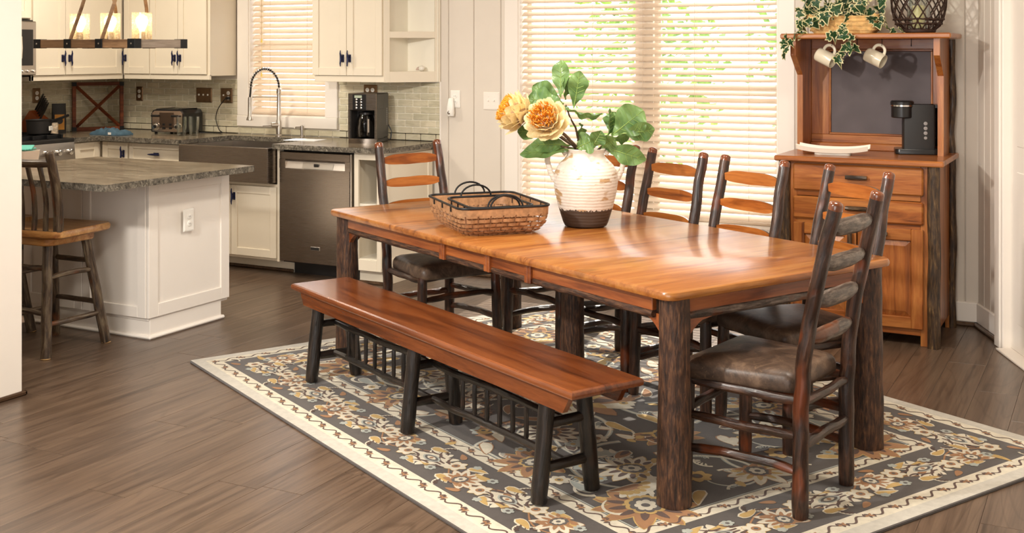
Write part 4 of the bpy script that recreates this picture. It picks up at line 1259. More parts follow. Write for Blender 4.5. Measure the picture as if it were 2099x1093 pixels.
# ------------------------------------------------------------------ island stools
def make_stool(label):
    t = thing('swivel_stool', label, 'stool', group='swivel stools at the island')
    k = 0
    for sx in (-1, 1):
        for sy in (-1, 1):
            m = MB(); m.log((sx * .195, sy * .20, 0.004), (sx * .125, sy * .125, .575), .027, .026, n=12, seed=11 + k, amp=.08, wob=.006)
            lg = m.build('leg', M['bark_stool'], t)
            m = MB(); m.M = Matrix.Translation((sx * .195, sy * .20, 0)); m.lathe([(.022, 0), (.0265, .004), (.026, .008)], 12); m.build('foot_tip', M['endgrain'], lg)
            k += 1
    for (z, a) in ((.17, .178), (.40, .150)):
        for s in (-1, 1):
            for horiz in (0, 1):
                zz = z + (.05 if horiz else 0)
                aa = a - (.006 if horiz else 0)
                p, q = ((-aa, s * aa, zz), (aa, s * aa, zz)) if horiz else ((s * aa, -aa, zz), (s * aa, aa, zz))
                m = MB(); m.log(p, q, .014, n=9, seed=k, amp=.08, ends=.7, bow=(0, 0, random.uniform(-.006, .01)), wob=.004); m.build('stretcher', M['bark_stool'], t); k += 1
    m = MB(); o = rrect(.17, .17, .05, 4)
    m.loft([ring3(o, .568, .97), ring3(o, .574, 1), ring3(o, .602, 1), ring3(o, .608, .97)]); m.build('swivel_plate', M['stoolwood'], t, smooth=.5)
    sw = radians(7)
    RZ = Matrix.Rotation(sw, 4, 'Z')
    m = MB(Matrix.Translation((.02, 0, 0)) @ RZ); o = rrect(.225, .215, .05, 5)
    m.loft([ring3(o, .612, .95), ring3(o, .620, .99), ring3(o, .640, 1), ring3(o, .652, .97), ring3(o, .648, .80), ring3(o, .642, .4)]); m.build('seat', M['stoolwood'], t, smooth=.7)
    MT = Matrix.Translation((.02, 0, 0)) @ RZ
    for s in (-1, 1):
        m = MB(MT); m.log((s * .19, -.175, .64), (s * .205, -.255, 1.06), .026, .024, n=12, seed=k, amp=.07, bow=(0, .02, 0), dome=.5, wob=.004); m.build('back_post', M['bark_stool'], t); k += 1
    for x in (-.115, -.04, .04, .115):
        m = MB(MT); m.log((x, -.185, .64), (x * 1.03, -.235, 1.0), .014, .013, n=9, seed=k, amp=.10, bow=(0, .025, 0), wob=.005); m.build('spindle', M['bark_stool'], t); k += 1
    m = MB(MT); m.log((-.20, -.243, 1.005), (.20, -.243, 1.005), .021, .021, n=12, seed=k, amp=.08, ends=.8, bow=(0, -.03, 0)); m.build('top_rail', M['bark_stool'], t)
    return t
random.seed(8)
st1 = make_stool('bark-legged swivel stool with a light wood seat by the white wall')
st1.location = (-5.075, 4.41, 0)
st2 = copy_tree(st1)
st2.location = (-5.635, 4.395, 0)
st2['label'] = 'second swivel stool under the island, mostly hidden by the white wall'

# ------------------------------------------------------------------ pendant over the island
CXc, CYc, CZc = -4.91, 4.67, 1.595
t = thing('pendant_light', 'rectangular wood and iron pendant with three lit glass shades', 'pendant lamp', (CXc, CYc, CZc))
pw_ = wood('pendant_wood', lin((70, 48, 30)), lin((136, 104, 72)), lin((164, 132, 96)), axis='X', rough=.6, coat=0, tone=(.9, .88, .85))
pw_lit = wood('pendant_wood_lit', lin((110, 102, 94)), lin((164, 156, 146)), lin((190, 182, 172)), axis='Y', rough=.6, coat=0, tone=(.9, .88, .85))  # paler grey paints the light falling on the end rails
hx, hy2, hb = .35, .17, .021
for s in (-1, 1):
    m = MB(); m.box(-hx, s * hy2 - hb, 0, hx, s * hy2 + hb, .045, c=.002); m.build('side_rail', pw_, t, smooth=0)
    m = MB(); m.box(s * hx - hb, -hy2 + hb, 0, s * hx + hb, hy2 - hb, .045, c=.002); m.build('end_rail', pw_lit, t, smooth=0)
    for k in range(4):
        x = -hx + k * 2 * hx / 3
        m = MB(); m.box(x - .026, s * hy2 - hb - .003, -.002, x + .026, s * hy2 + hb + .003, .048, c=.001); bl = m.build('iron_bracket', M['iron'], t, smooth=0)
        m = MB(); m.M = Matrix.Translation((x, s * (hy2 + hb + .003), .023)) @ Matrix.Rotation(-s * pi / 2, 4, 'X'); m.lathe([(.005, 0), (.003, .003)], 8); m.build('bolt', M['nickel'], bl)
        if k in (1, 2):
            continue
m = MB(); m.box(-hx + hb, -.014, .010, hx - hb, .014, .036, c=.002); m.build('centre_bar', pw_, t, smooth=0)
for k in range(3):
    x = -hx + (k + .5) * 2 * hx / 3
    m = MB(); m.lathe([(.030, .036), (.030, .044), (.018, .048), (.018, .085), (.014, .09)], 16, (x, 0, 0)); m.build('socket', M['bronze'], t)
    m = MB(); m.lathe([(.053, .046), (.053, .19), (.0505, .19), (.0505, .05), (.02, .046)], 28, (x, 0, 0), cap0=False, cap1=False); m.build('glass_shade', M['seeded'], t)
    m = MB(); m.lathe([(.012, .088), (.016, .10), (.032, .135), (.033, .150), (.026, .168), (.010, .178), (.002, .18)], 20, (x, 0, 0)); m.build('bulb', M['bulb'], t)
    light('pendant_bulb_light', 'POINT', (CXc + x, CYc, CZc + .14), 1.8, (1.0, .72, .40), size=.03)
for s in (-1, 1):
    for x in (-.117, .117):
        m = MB(); m.tube([(x, s * hy2, .045), (x + .03, s * .12, .22), (x + .05, s * .05, .45), (x + .05, s * .02, .62)], .014, 4, flat=.35); m.build('strap', pw_, t, smooth=0)
m = MB(); m.tube([(.167, 0, .6), (.167, 0, CEIL - CZc - .02)], .006, 8); m.tube([(-.067, 0, .6), (-.067, 0, CEIL - CZc - .02)], .006, 8); m.build('stem', M['iron'], t)
m = MB(); m.box(-.16, -.05, CEIL - CZc - .025, .26, .05, CEIL - CZc - .001, c=.004); m.build('canopy', M['iron'], t, smooth=0)

# ------------------------------------------------------------------ dining table
TA = radians(-27.6)
TC = Vector((-2.224, 4.873, 0))
E1, E2 = Vector((cos(TA), sin(TA), 0)), Vector((-sin(TA), cos(TA), 0))
def TW(x, y, z=0.0): return TC + E1 * x + E2 * y + Vector((0, 0, z))
RUGZ = 0.0152                               # legs stand on the rug
t = thing('dining_table', 'long varnished hickory table with bark-covered log legs', 'table', TW(0, 0, 0), rz=TA)
def top_piece(x0, x1, left, right):
    hw, z0, z1, r = .60, .727, .76, .05
    def outline(ins):
        o = []
        def corner(cx, cy, a0):
            for i in range(6):
                a = a0 + pi / 2 * i / 5
                o.append((cx + (r - ins) * cos(a), cy + (r - ins) * sin(a)))
        g = .0008
        if right: corner(x1 - r, hw - r, 0)
        else: o.append((x1 - g, hw - ins))
        if left: corner(x0 + r, hw - r, pi / 2)
        else: o.append((x0 + g, hw - ins))
        if left: corner(x0 + r, -hw + r, pi)
        else: o.append((x0 + g, -hw + ins))
        if right: corner(x1 - r, -hw + r, 1.5 * pi)
        else: o.append((x1 - g, -hw + ins))
        return o
    mm = MB()
    mm.loft([ring3(outline(i), z) for i, z in ((.012, z0), (.003, z0 + .004), (.0, z0 + .012), (.0, z1 - .012), (.004, z1 - .004), (.012, z1))])
    return mm
for nm, a, b, l, r in (('end_leaf', -1.30, -.20, True, False), ('centre_leaf', -.20, .145, False, False), ('centre_leaf', .145, .455, False, False), ('end_leaf', .455, 1.30, False, True)):
    top_piece(a, b, l, r).build(nm, M['topY'], t, smooth=.5)
LEGS = [(sx * 1.235, sy * .517) for sx in (-1, 1) for sy in (-1, 1)]
for k, (x, y) in enumerate(LEGS):
    m = MB(); m.log((x, y, RUGZ), (x, y, .727), .061, .053, n=26, seed=31 + k, amp=.045, step=.02, wob=.003); m.build('leg', M['bark_leg'], t)
m = MB(); m.log((0, 0, RUGZ), (0, 0, .70), .055, .050, n=22, seed=41, amp=.05, step=.025); m.build('centre_leg', M['bark_leg'], t)
APX = (-1.17, -.225, .135, .43, 1.17)
for s in (-1, 1):
    for i in range(4):
        m = MB(); m.box(APX[i] + .01, s * .541 - .011, .672, APX[i + 1] - .01, s * .541 + .011, .727, c=.002); m.build('apron', M['apron'], t, smooth=0)
        m = MB(); m.log((APX[i] + .012, s * .540, .660), (APX[i + 1] - .012, s * .540, .660), .0165, n=12, seed=50 + i + s * 7, amp=.10, ends=.9, wob=.003); m.build('log_trim', M['bark_leg'], t)
    for x in APX[1:4]:
        for d in (-.011, .011):
            m = MB(); m.box(x + d - .010, s * .545 - .020, .650, x + d + .010, s * .545 + .020, .727, c=.002); m.build('slide_block', M['apron'], t, smooth=0)
    m = MB(); m.box(s * 1.240 - .011, -.47, .672, s * 1.240 + .011, .47, .727, c=.002); m.build('apron', M['apronY'], t, smooth=0)
    m = MB(); m.log((s * 1.240, -.472, .658), (s * 1.240, .472, .658), .0185, n=14, seed=71 + s, amp=.08, ends=.9, wob=.004); m.build('log_trim', M['bark_slat'], t)
br = [(0, 0), (.115, 0), (.118, -.012)] + [(.118 * (1 - u) * (1 - .18 * sin(pi * u)), -.075 * u * (1 - .15 * sin(pi * u))) for u in (.28, .45, .65, .85)] + [(0, -.075)]
for (x, y) in LEGS:
    sx, sy = (1 if x > 0 else -1), (1 if y > 0 else -1)
    m = MB(); m.prism([(x - sx * (.045 + u), .660 + v) for u, v in br], y + sy * .004 - .011, y + sy * .004 + .011, 'Y'); m.build('corner_bracket', M['apron'], t, smooth=0)
    m = MB(); m.prism([(y - sy * (.045 + u), .656 + v) for u, v in br], x + sx * .006 - .011, x + sx * .006 + .011, 'X'); m.build('corner_bracket', M['apronY'], t, smooth=0)

# ------------------------------------------------------------------ bench
t = thing('dining_bench', 'long varnished wooden bench with dark log legs and spindles', 'bench', TW(.105, -.785), rz=TA)
def plank(mm, x0, x1, hw, z0, z1, e=.010):
    def o(i): return [(x1 - i, hw - i), (x0 + i, hw - i), (x0 + i, -hw + i), (x1 - i, -hw + i)]
    mm.loft([ring3(o(i), z) for i, z in ((e, z0), (.002, z0 + .005), (0, z0 + e), (0, z1 - e), (.003, z1 - .004), (e, z1))])
m = MB(); plank(m, -1.10, 1.10, .155, .430, .461); m.build('seat', M['bench'], t, smooth=.5)
for s in (-1, 1):
    m = MB(); m.prism([(-1.055, .432), (-1.015, .368), (1.015, .368), (1.055, .432)], s * .118 - .011, s * .118 + .011, 'Y'); m.build('apron', M['bench'], t, smooth=0)
BX = (-.95, -.045, .865)
k = 0
for x in BX:
    for s in (-1, 1):
        m = MB(); m.log((x, s * .118, RUGZ + .004), (x, s * .074, .432), .0305, .029, n=16, seed=90 + k, amp=.06, step=.02, ends=.93); m.build('leg', M['bark_bench'], t); k += 1
    for z in (.285, .135):
        w = .118 - .044 * z / .43
        m = MB(); m.log((x, -w, z), (x, w, z), .0185, n=11, seed=100 + k, amp=.09, ends=.75); m.build('cross_rung', M['bark_bench'], t); k += 1
for i in range(2):
    a, b = BX[i] + .008, BX[i + 1] - .008
    for z in (.285, .140):
        m = MB(); m.log((a, 0, z), (b, 0, z), .0145, n=10, seed=120 + k, amp=.10, ends=.8, wob=.012); m.build('long_rung', M['bark_bench'], t); k += 1
    for j in range(8):
        x = a + (b - a) * (.16 + .68 * j / 7)
        m = MB(); m.log((x, 0, .142), (x, 0, .283), .0095, n=8, seed=140 + k, amp=.08, ends=.55, step=.02); m.build('spindle', M['bark_bench'], t); k += 1

# ------------------------------------------------------------------ ladder-back chairs
def make_chair():
    t = thing('dining_chair', '', 'chair', group='hickory ladder-back dining chairs')
    def post(s, seed):
        pts0 = [(.195, -.21, RUGZ), (.195, -.211, .25), (.195, -.214, .45), (.193, -.240, .66), (.189, -.285, .88), (.185, -.330, 1.07)]
        P = [Vector((s * x, y, z)) for x, y, z in pts0]
        out = []
        for i in range(len(P) - 1):
            p0, p1, p2, p3 = P[max(i - 1, 0)], P[i], P[i + 1], P[min(i + 2, len(P) - 1)]
            for j in range(7):
                u = j / 7
                out.append(.5 * ((2 * p1) + (p2 - p0) * u + (2 * p0 - 5 * p1 + 4 * p2 - p3) * u * u + (3 * p1 - p0 - 3 * p2 + p3) * u ** 3))
        out.append(P[-1])
        n = len(out)
        for i in range(n):
            w = .006 * min(1, 4 * (i / n) * (1 - i / n) * 2)
            out[i] = out[i] + Vector((mnoise.noise(Vector((seed, i * .25, 0))), mnoise.noise(Vector((seed, i * .25, 4))), 0)) * w
        rad = [(.028 - .004 * i / n) * (.93 if i == 0 else 1) for i in range(n)]
        mm = MB(); mm.tube(out, rad, 14, 0, True, .05, seed, dome=.55, tip=1)
        return mm.build('back_post', [M['bark'], M['peeled']], t)
    for s in (-1, 1): post(s, 3 if s < 0 else 8)
    for s in (-1, 1):
        m = MB(); m.log((s * .233, .21, RUGZ), (s * .222, .20, .43), .0255, .0245, n=13, seed=15 + s, amp=.06, ends=.93); m.build('leg', M['bark'], t)
    # rungs
    k = 0
    def rung(p, q, r=.0165, bow=(0, 0, 0)):
        nonlocal k
        m = MB(); m.log(p, q, r, n=10, seed=200 + k, amp=.09, ends=.72, bow=bow, wob=.006); m.build('rung', M['bark'], t); k += 1
    fw = lambda z: (.233 - .011 * z / .43, .21 - .01 * z / .43)
    for z, b in ((.405, 0), (.285, .0), (.165, .016)):
        for s in (-1, 1):
            rung((s * .195, -.213, z), (s * fw(z)[0], fw(z)[1], z + .01), bow=(s * .004, 0, b))
    for z in (.405, .30):
        rung((-fw(z)[0], fw(z)[1], z + .01), (fw(z)[0], fw(z)[1], z + .01), bow=(0, 0, .012))
    rung((-.195, -.213, .395), (.195, -.213, .395)); rung((-.195, -.212, .255), (.195, -.212, .255), .018)
    # slats: flat sawn front, rounded bark back
    for j, z in enumerate((.612, .738, .862, .984)):
        yc = -.214 - .116 * ((z - .45) / .62) ** 1.25
        N = 16
        rows = []
        lcs = []
        hh = .0275 + .002 * (j % 2)
        for i in range(N + 1):
            u = -1 + 2 * i / N
            e = max(0.0, 1 - abs(u) ** 3.4) ** .55
            h = max(.004, hh * e * (1 + .07 * mnoise.noise(Vector((u * 2.3, j * 3.1, 0)))))
            th = max(.006, .024 * e * (1 + .18 * mnoise.noise(Vector((u * 6, j * 2.0, 8)))))
            x = u * .183
            y0 = yc - .012 * (1 - u * u) + .006
            zz = z + .004 * mnoise.noise(Vector((u * 1.5, j * 5, 2)))
            row = [(x, y0 + .005, zz + h), (x, y0 + .005, zz - h)]
            for a in (-70, -35, 0, 35, 70):
                row.append((x, y0 - th * cos(radians(a)), zz + h * sin(radians(a)) * 1.02))
            rows.append(row)
        n = 7
        vs = [p for r in rows for p in r]
        fs, mi = [], []
        for i in range(N):
            for q in range(n):
                a, b = i * n + q, i * n + (q + 1) % n
                fs.append((a, a + n, b + n, b)); mi.append(0 if q == 0 else 1)
        fs += [tuple(range(n)), tuple(N * n + q for q in range(n - 1, -1, -1))]; mi += [1, 1]
        m = MB(); m.add(vs, fs, mi, [(p[2] - z, p[1] - yc, p[0]) for p in vs]); m.build('ladder_slat', [M['slat'], M['bark_slat']], t, smooth=.7)
    # cushion
    def out(ins):
        o = []
        fwd, bk, hf, hb = .238 - ins, -.185 + ins, .240 - ins, .192 - ins
        r = .036
        cs = [(hf - r, fwd - r), (-hf + r, fwd - r), (-hb + r, bk + r), (hb - r, bk + r)]
        for q, (cx, cy) in enumerate(cs):
            for i in range(7):
                a = q * pi / 2 + pi / 2 * i / 6
                o.append((cx + r * cos(a), cy + r * sin(a)))
        return o
    c = [(x, y) for x, y in out(0)]
    prof = [(.965, .420), (.995, .425), (1.003, .438), (1.0, .456), (.982, .470), (.945, .481), (.86, .490), (.70, .496), (.45, .500), (.18, .502)]
    m = MB(); m.loft([[(x * k_, .026 + (y - .026) * k_, z) for x, y in c] for k_, z in prof]); m.build('seat_cushion', M['leather'], t, smooth=1.0)
    return t
ch = make_chair()
spots = [(1.31, -.130, 107, 'bark ladder-back chair nearest the camera, turned with its back to the viewer'),
         (.930, .44, 169, 'ladder-back chair beside the hutch at the right end of the far table side'),
         (.40, .43, 180, 'second ladder-back chair from the hutch along the window side of the table'),
         (-.12, .43, 180, 'third ladder-back chair from the hutch along the window side of the table'),
         (-.66, .462, 180, 'ladder-back chair half hidden behind the white vase'),
         (-1.088, -.05, -90, 'ladder-back chair at the kitchen end of the table')]
for i, (x, y, a, lb) in enumerate(spots):
    o = ch if i == 0 else copy_tree(ch)
    o.location = TW(x, y)
    o.rotation_euler = (0, 0, TA + radians(a))
    o['label'] = lb

# ------------------------------------------------------------------ rug
RGX, RGY = 1.675, 1.19
rg = thing('area_rug', 'charcoal rug with cream and gold floral scrolls under the table', 'rug', TW(.105, -.045), rz=TA)
rc = {'char': lin((76, 69, 65)), 'cream': lin((206, 197, 176)), 'gold': lin((184, 150, 82)), 'tan': lin((150, 104, 60)), 'brown': lin((78, 50, 36)), 'mist': lin((160, 164, 156)), 'edge': lin((184, 178, 166))}
def wool(n, c):
    return plain('wool_' + n, c, .95, var=.10, scale=40, bmp=.6, bscale=420, sheen=.2)
RM = {k: wool(k, c) for k, c in rc.items()}
RK = list(rc)
m = MB(); 
def rug_o(i): return rrect(RGX - i, RGY - i, .012, 2)
m.loft([ring3(rug_o(0.002), 0.0005), ring3(rug_o(0), .003), ring3(rug_o(0), .009), ring3(rug_o(.004), .0115)])
m.build('pile', RM['char'], rg, smooth=.5)
random.seed(21)
PB = MB()
LZ = .0116
NMOT = [0]
def lift(layer):
    NMOT[0] += 1
    return LZ + .00030 * layer + (NMOT[0] % 89) * .0000032
def rpoly(pts, col, layer):
    """flat tufted motif at its own pile height"""
    pts = [(max(-RGX + .004, min(RGX - .004, x)), max(-RGY + .004, min(RGY - .004, y))) for x, y in pts]
    a = sum(pts[i][0] * pts[(i + 1) % len(pts)][1] - pts[(i + 1) % len(pts)][0] * pts[i][1] for i in range(len(pts)))
    if a < 0: pts = pts[::-1]
    z = lift(layer)
    PB.add([(x, y, z) for x, y in pts], [tuple(range(len(pts)))], RK.index(col))
def ribbon(path, w, col, layer):
    n = len(path)
    L, R = [], []
    for i in range(n):
        a, b = path[max(i - 1, 0)], path[min(i + 1, n - 1)]
        dx, dy = b[0] - a[0], b[1] - a[1]
        l = sqrt(dx * dx + dy * dy) or 1
        ww = w(i / (n - 1)) if callable(w) else w
        L.append((path[i][0] - dy / l * ww / 2, path[i][1] + dx / l * ww / 2)); R.append((path[i][0] + dy / l * ww / 2, path[i][1] - dx / l * ww / 2))
    z = lift(layer)
    PB.add([(x, y, z) for x, y in L] + [(x, y, z) for x, y in R], [(n + i, n + i + 1, i + 1, i) for i in range(n - 1)], RK.index(col))
def petal(cx, cy, a, L, w, col, layer, curl=0.0, out=None, ow=.006, tip=.72):
    def shp(L, w, x0):
        pts = []
        for s in (1, -1):
            rng = range(0, 9) if s > 0 else range(8, -1, -1)
            for i in rng:
                u = i / 8
                ww = w * sin(pi * u ** tip) ** .6 if 0 < u < 1 else 0
                x = x0 + u * L; y = s * ww / 2 + curl * L * u * u
                pts.append((cx + x * cos(a) - y * sin(a), cy + x * sin(a) + y * cos(a)))
        return pts
    if out: rpoly(shp(L + ow * 2, w + ow * 2, -ow), out, layer - 1)
    rpoly(shp(L, w, 0), col, layer)
def blob(cx, cy, r, col, layer, n=14, lob=0, amp=.15, rot=0, sy=1.0):
    pts = []
    for i in range(n * 2):
        a = 2 * pi * i / (n * 2)
        rr = r * (1 + (amp * cos(lob * a) if lob else 0))
        x, y = rr * cos(a), rr * sin(a) * sy
        pts.append((cx + x * cos(rot) - y * sin(rot), cy + x * sin(rot) + y * cos(rot)))
    rpoly(pts, col, layer)
def scal(cx, cy, a, rx, ry, n, amp, col, layer, ph=0.0):
    """scalloped oval"""
    pts = []
    for i in range(n * 8):
        t_ = 2 * pi * i / (n * 8)
        k_ = 1 - amp + amp * abs(sin(n * t_ / 2 + ph)) ** .7
        x, y = rx * k_ * cos(t_), ry * k_ * sin(t_)
        pts.append((cx + x * cos(a) - y * sin(a), cy + x * sin(a) + y * cos(a)))
    rpoly(pts, col, layer)
def stroke(cx, cy, a, x0, y0, x1, y1, bend, w, col, layer):
    """tapering curved stroke given in the motif's own frame"""
    pth = []
    for i in range(9):
        u = i / 8
        x = x0 + (x1 - x0) * u - (y1 - y0) * bend * 4 * u * (1 - u) * .5
        y = y0 + (y1 - y0) * u + (x1 - x0) * bend * 4 * u * (1 - u) * .5
        pth.append((cx + x * cos(a) - y * sin(a), cy + x * sin(a) + y * cos(a)))
    ribbon(pth, lambda u: w * (.35 + .65 * sin(pi * min(1, u * .75 + .2))) , col, layer)
def eye(cx, cy, a, s):
    """pointed oval rosette with flame strokes"""
    for d, L in ((.0, 1.5), (.55, 1.25), (-.55, 1.25), (1.15, .95), (-1.15, .95), (1.75, .9), (-1.75, .9), (2.35, 1.1), (-2.35, 1.1), (pi, 1.25)):
        petal(cx + cos(a + d) * s * .25, cy + sin(a + d) * s * .25, a + d, s * L * .85, s * .46, 'cream', 3, curl=.22 * (1 if d > 0 else -1 if d < 0 else 0), tip=.9)
    scal(cx, cy, a, s * .95, s * .62, 12, .12, 'cream', 4)
    for d in (-1, 1):
        for x0, y0, x1, y1 in ((.95, .10, -.05, .62), (.45, .45, -.35, .80), (-.10, .62, -.85, .55), (-.55, .40, -1.25, .25), (1.2, .25, .6, .75)):
            stroke(cx, cy, a, x0 * s, d * y0 * s, x1 * s, d * y1 * s, .35 * d, s * .13, 'brown', 5)
    petal(cx - cos(a) * s * .62, cy - sin(a) * s * .62, a, s * 1.25, s * .62, 'mist', 6, tip=1.0)
    petal(cx - cos(a) * s * .50, cy - sin(a) * s * .50, a, s * 1.0, s * .46, 'char', 7, tip=1.0)
    petal(cx - cos(a) * s * .32, cy - sin(a) * s * .32, a, s * .64, s * .28, 'cream', 8, tip=1.0)
    blob(cx, cy, s * .10, 'tan', 9)
def palmette(cx, cy, a, s, pal):
    """lobed lotus palmette pointing along a"""
    o, mi, c = pal
    for d, L in ((-1.9, .8), (1.9, .8), (-1.4, .95), (1.4, .95), (-.9, 1.1), (.9, 1.1), (-.45, 1.2), (.45, 1.2), (0, 1.3)):
        sg = 1 if d > 0 else -1 if d < 0 else 0
        petal(cx + cos(a + d) * s * .18, cy + sin(a + d) * s * .18, a + d, s * L * .85, s * .40, o, 3, curl=.22 * sg, out=c, ow=s * .03, tip=.85)
        petal(cx + cos(a + d) * s * .36, cy + sin(a + d) * s * .36, a + d, s * L * .42, s * .17, mi, 5, curl=.2 * sg, tip=.9)
    scal(cx + cos(a) * s * .12, cy + sin(a) * s * .12, a, s * .48, s * .42, 9, .16, c, 6)
    scal(cx + cos(a) * s * .14, cy + sin(a) * s * .14, a, s * .38, s * .33, 9, .14, 'char', 7)
    scal(cx + cos(a) * s * .16, cy + sin(a) * s * .16, a, s * .27, s * .22, 7, .2, 'cream', 8)
    blob(cx + cos(a) * s * .17, cy + sin(a) * s * .17, s * .09, 'char', 9)
    for d in (2.5, -2.5):
        petal(cx, cy, a + d, s * .6, s * .26, c, 4, curl=-.35 * (1 if d > 0 else -1), out=o, ow=s * .02)
def curl_leaf(cx, cy, a, s, col, sg=1):
    """serrated curl"""
    p = [(cx + s * (cos(a + sg * t_ * 2.0) * (1 - .35 * t_)) - s * cos(a), cy + s * (sin(a + sg * t_ * 2.0) * (1 - .35 * t_)) - s * sin(a)) for t_ in [i / 12 for i in range(13)]]
    ribbon(p, lambda u: s * .16 * (1 - .7 * u) + .003, 'cream', 3)
    for i in range(2, 11, 2):
        an = atan2(p[i + 1][1] - p[i - 1][1], p[i + 1][0] - p[i - 1][0])
        petal(p[i][0], p[i][1], an + sg * 1.1, s * .42, s * .14, col, 4, curl=.2 * sg)
def flower(cx, cy, r, col, cen, rot=0, n=6, out='brown'):
    for i in range(n):
        petal(cx, cy, rot + 2 * pi * i / n, r, r * .75, col, 4, out=out, ow=r * .06, tip=.75)
    blob(cx, cy, r * .36, cen, 6); blob(cx, cy, r * .16, 'char', 7)
def acanthus(path, w0, col, col2, layer=3):
    """curling serrated leaf along a path"""
    n = len(path)
    ribbon(path, lambda u: w0 * (1 - u) ** .6 * (.45 + .55 * min(1, u * 5)) + .006, col, layer)
    for i in range(2, n - 2, 2):
        dx, dy = path[i + 1][0] - path[i - 1][0], path[i + 1][1] - path[i - 1][1]
        a = atan2(dy, dx)
        for s in (1, -1):
            petal(path[i][0], path[i][1], a + s * .85, w0 * .9 * (1 - .5 * i / n), w0 * .42, col if s > 0 else col2, layer + 1, curl=s * .2)
def spiral(cx, cy, r0, r1, a0, a1, n=40):
    return [(cx + (r0 + (r1 - r0) * i / n) * cos(a0 + (a1 - a0) * i / n), cy + (r0 + (r1 - r0) * i / n) * sin(a0 + (a1 - a0) * i / n)) for i in range(n + 1)]
def frame_band(i0, i1, col, layer):
    for (a, b, c, d) in ((-RGX + i0, -RGY + i0, RGX - i0, -RGY + i1), (-RGX + i0, RGY - i1, RGX - i0, RGY - i0), (-RGX + i0, -RGY + i1, -RGX + i1, RGY - i1), (RGX - i1, -RGY + i1, RGX - i0, RGY - i1)):
        rpoly([(a, b), (c, b), (c, d), (a, d)], col, layer)
frame_band(.004, .062, 'edge', 1); frame_band(.062, .132, 'cream', 1); frame_band(.405, .468, 'cream', 1); frame_band(.472, .478, 'mist', 1)
def vine_band(ins, per, amp):
    for (p0, p1) in (((-RGX + ins, -RGY + ins), (RGX - ins, -RGY + ins)), ((RGX - ins, -RGY + ins), (RGX - ins, RGY - ins)), ((RGX - ins, RGY - ins), (-RGX + ins, RGY - ins)), ((-RGX + ins, RGY - ins), (-RGX + ins, -RGY + ins))):
        P0, P1 = Vector((*p0, 0)), Vector((*p1, 0))
        d = P1 - P0; L = d.length; d.normalize(); nn = Vector((-d.y, d.x, 0))
        k = max(2, round(L / per)); pr_ = L / k
        for j in range(k):
            c = P0 + d * (pr_ * (j + .5))
            pth = []
            for i in range(15):
                u = -1 + 2 * i / 14
                q = c + d * (u * pr_ * .36) + nn * (amp * sin(u * pi))
                pth.append((q.x, q.y))
            ribbon(pth, lambda u: .009 * (.4 + .6 * sin(pi * u)), 'brown', 3)
            e = Vector((*pth[-1], 0)); a = atan2(d.y, d.x)
            petal(e.x, e.y, a + 1.2, .022, .012, 'brown', 3); petal(pth[0][0], pth[0][1], a + pi + 1.2, .022, .012, 'brown', 3)
            q = c + d * (pr_ * .5)
            for w in range(5):
                petal(q.x, q.y, a + .6 + w * 2 * pi / 5, .020, .011, 'brown' if w % 2 else 'tan', 3)
vine_band(.097, .135, .016); vine_band(.437, .135, .015)
# main border motifs
ib = .268
def border(p0, p1, kcount, phase):
    P0, P1 = Vector((*p0, 0)), Vector((*p1, 0))
    d = (P1 - P0); L = d.length; d.normalize(); nn = Vector((-d.y, d.x, 0)); a = atan2(d.y, d.x)
    st = L / kcount
    pth = []
    for i in range(kcount * 16 + 1):
        u = i / 16.0
        q = P0 + d * (u * st) + nn * (.058 * sin(u * pi))
        pth.append((q.x, q.y))
    ribbon(pth, .007, 'tan', 2)
    for j in range(kcount):
        c = P0 + d * ((j + .5) * st); up_ = 1 if (j // 2) % 2 else -1
        if (j + phase) % 2 == 0:
            eye(c.x, c.y, a, .085)
        else:
            palmette(c.x - nn.x * .045 * up_, c.y - nn.y * .045 * up_, a + pi / 2 * up_, .092, ('cream', 'tan', 'tan'))
        q = P0 + d * (j * st); sg = 1 if j % 2 else -1
        fq = q + nn * (.030 * sg)
        flower(fq.x, fq.y, .047, 'cream', 'tan', a + .3, 6, 'gold')
        for e_, (dx_, dy_, an, L_, w_, cu, co_) in enumerate(((-.055, -.055, 2.6, .085, .034, .5, 'gold'), (.03, -.075, .35, .08, .036, -.5, 'gold'), (-.04, .085, 2.2, .06, .03, .4, 'tan'), (.055, .05, .9, .075, .032, -.5, 'gold'), (.075, -.02, -.3, .055, .026, .4, 'tan'))):
            w2 = q + d * (dx_ * 1.0) + nn * (dy_ * sg)
            petal(w2.x, w2.y, a + an * sg, L_, w_, co_, 4, cu * sg, 'cream' if e_ % 2 else None)
        w2 = q + d * -.045 + nn * (.055 * -sg); scal(w2.x, w2.y, a, .026, .022, 6, .3, 'mist', 5); blob(w2.x, w2.y, .008, 'char', 6)
        w2 = q + d * .065 + nn * (.085 * sg); scal(w2.x, w2.y, a, .020, .018, 5, .3, 'mist', 5)
        w2 = q + d * .08 + nn * (-.07 * sg); curl_leaf(w2.x, w2.y, a + 2.4 * sg, .05, 'brown', sg)
        w2 = q + d * -.10 + nn * (.07 * sg); curl_leaf(w2.x, w2.y, a - .8 * sg, .045, 'brown', -sg)
bx, by = RGX - ib, RGY - ib
border((-bx, -by), (bx, -by), 11, 0); border((bx, -by), (bx, by), 7, 1); border((bx, by), (-bx, by), 11, 0); border((-bx, by), (-bx, -by), 7, 1)
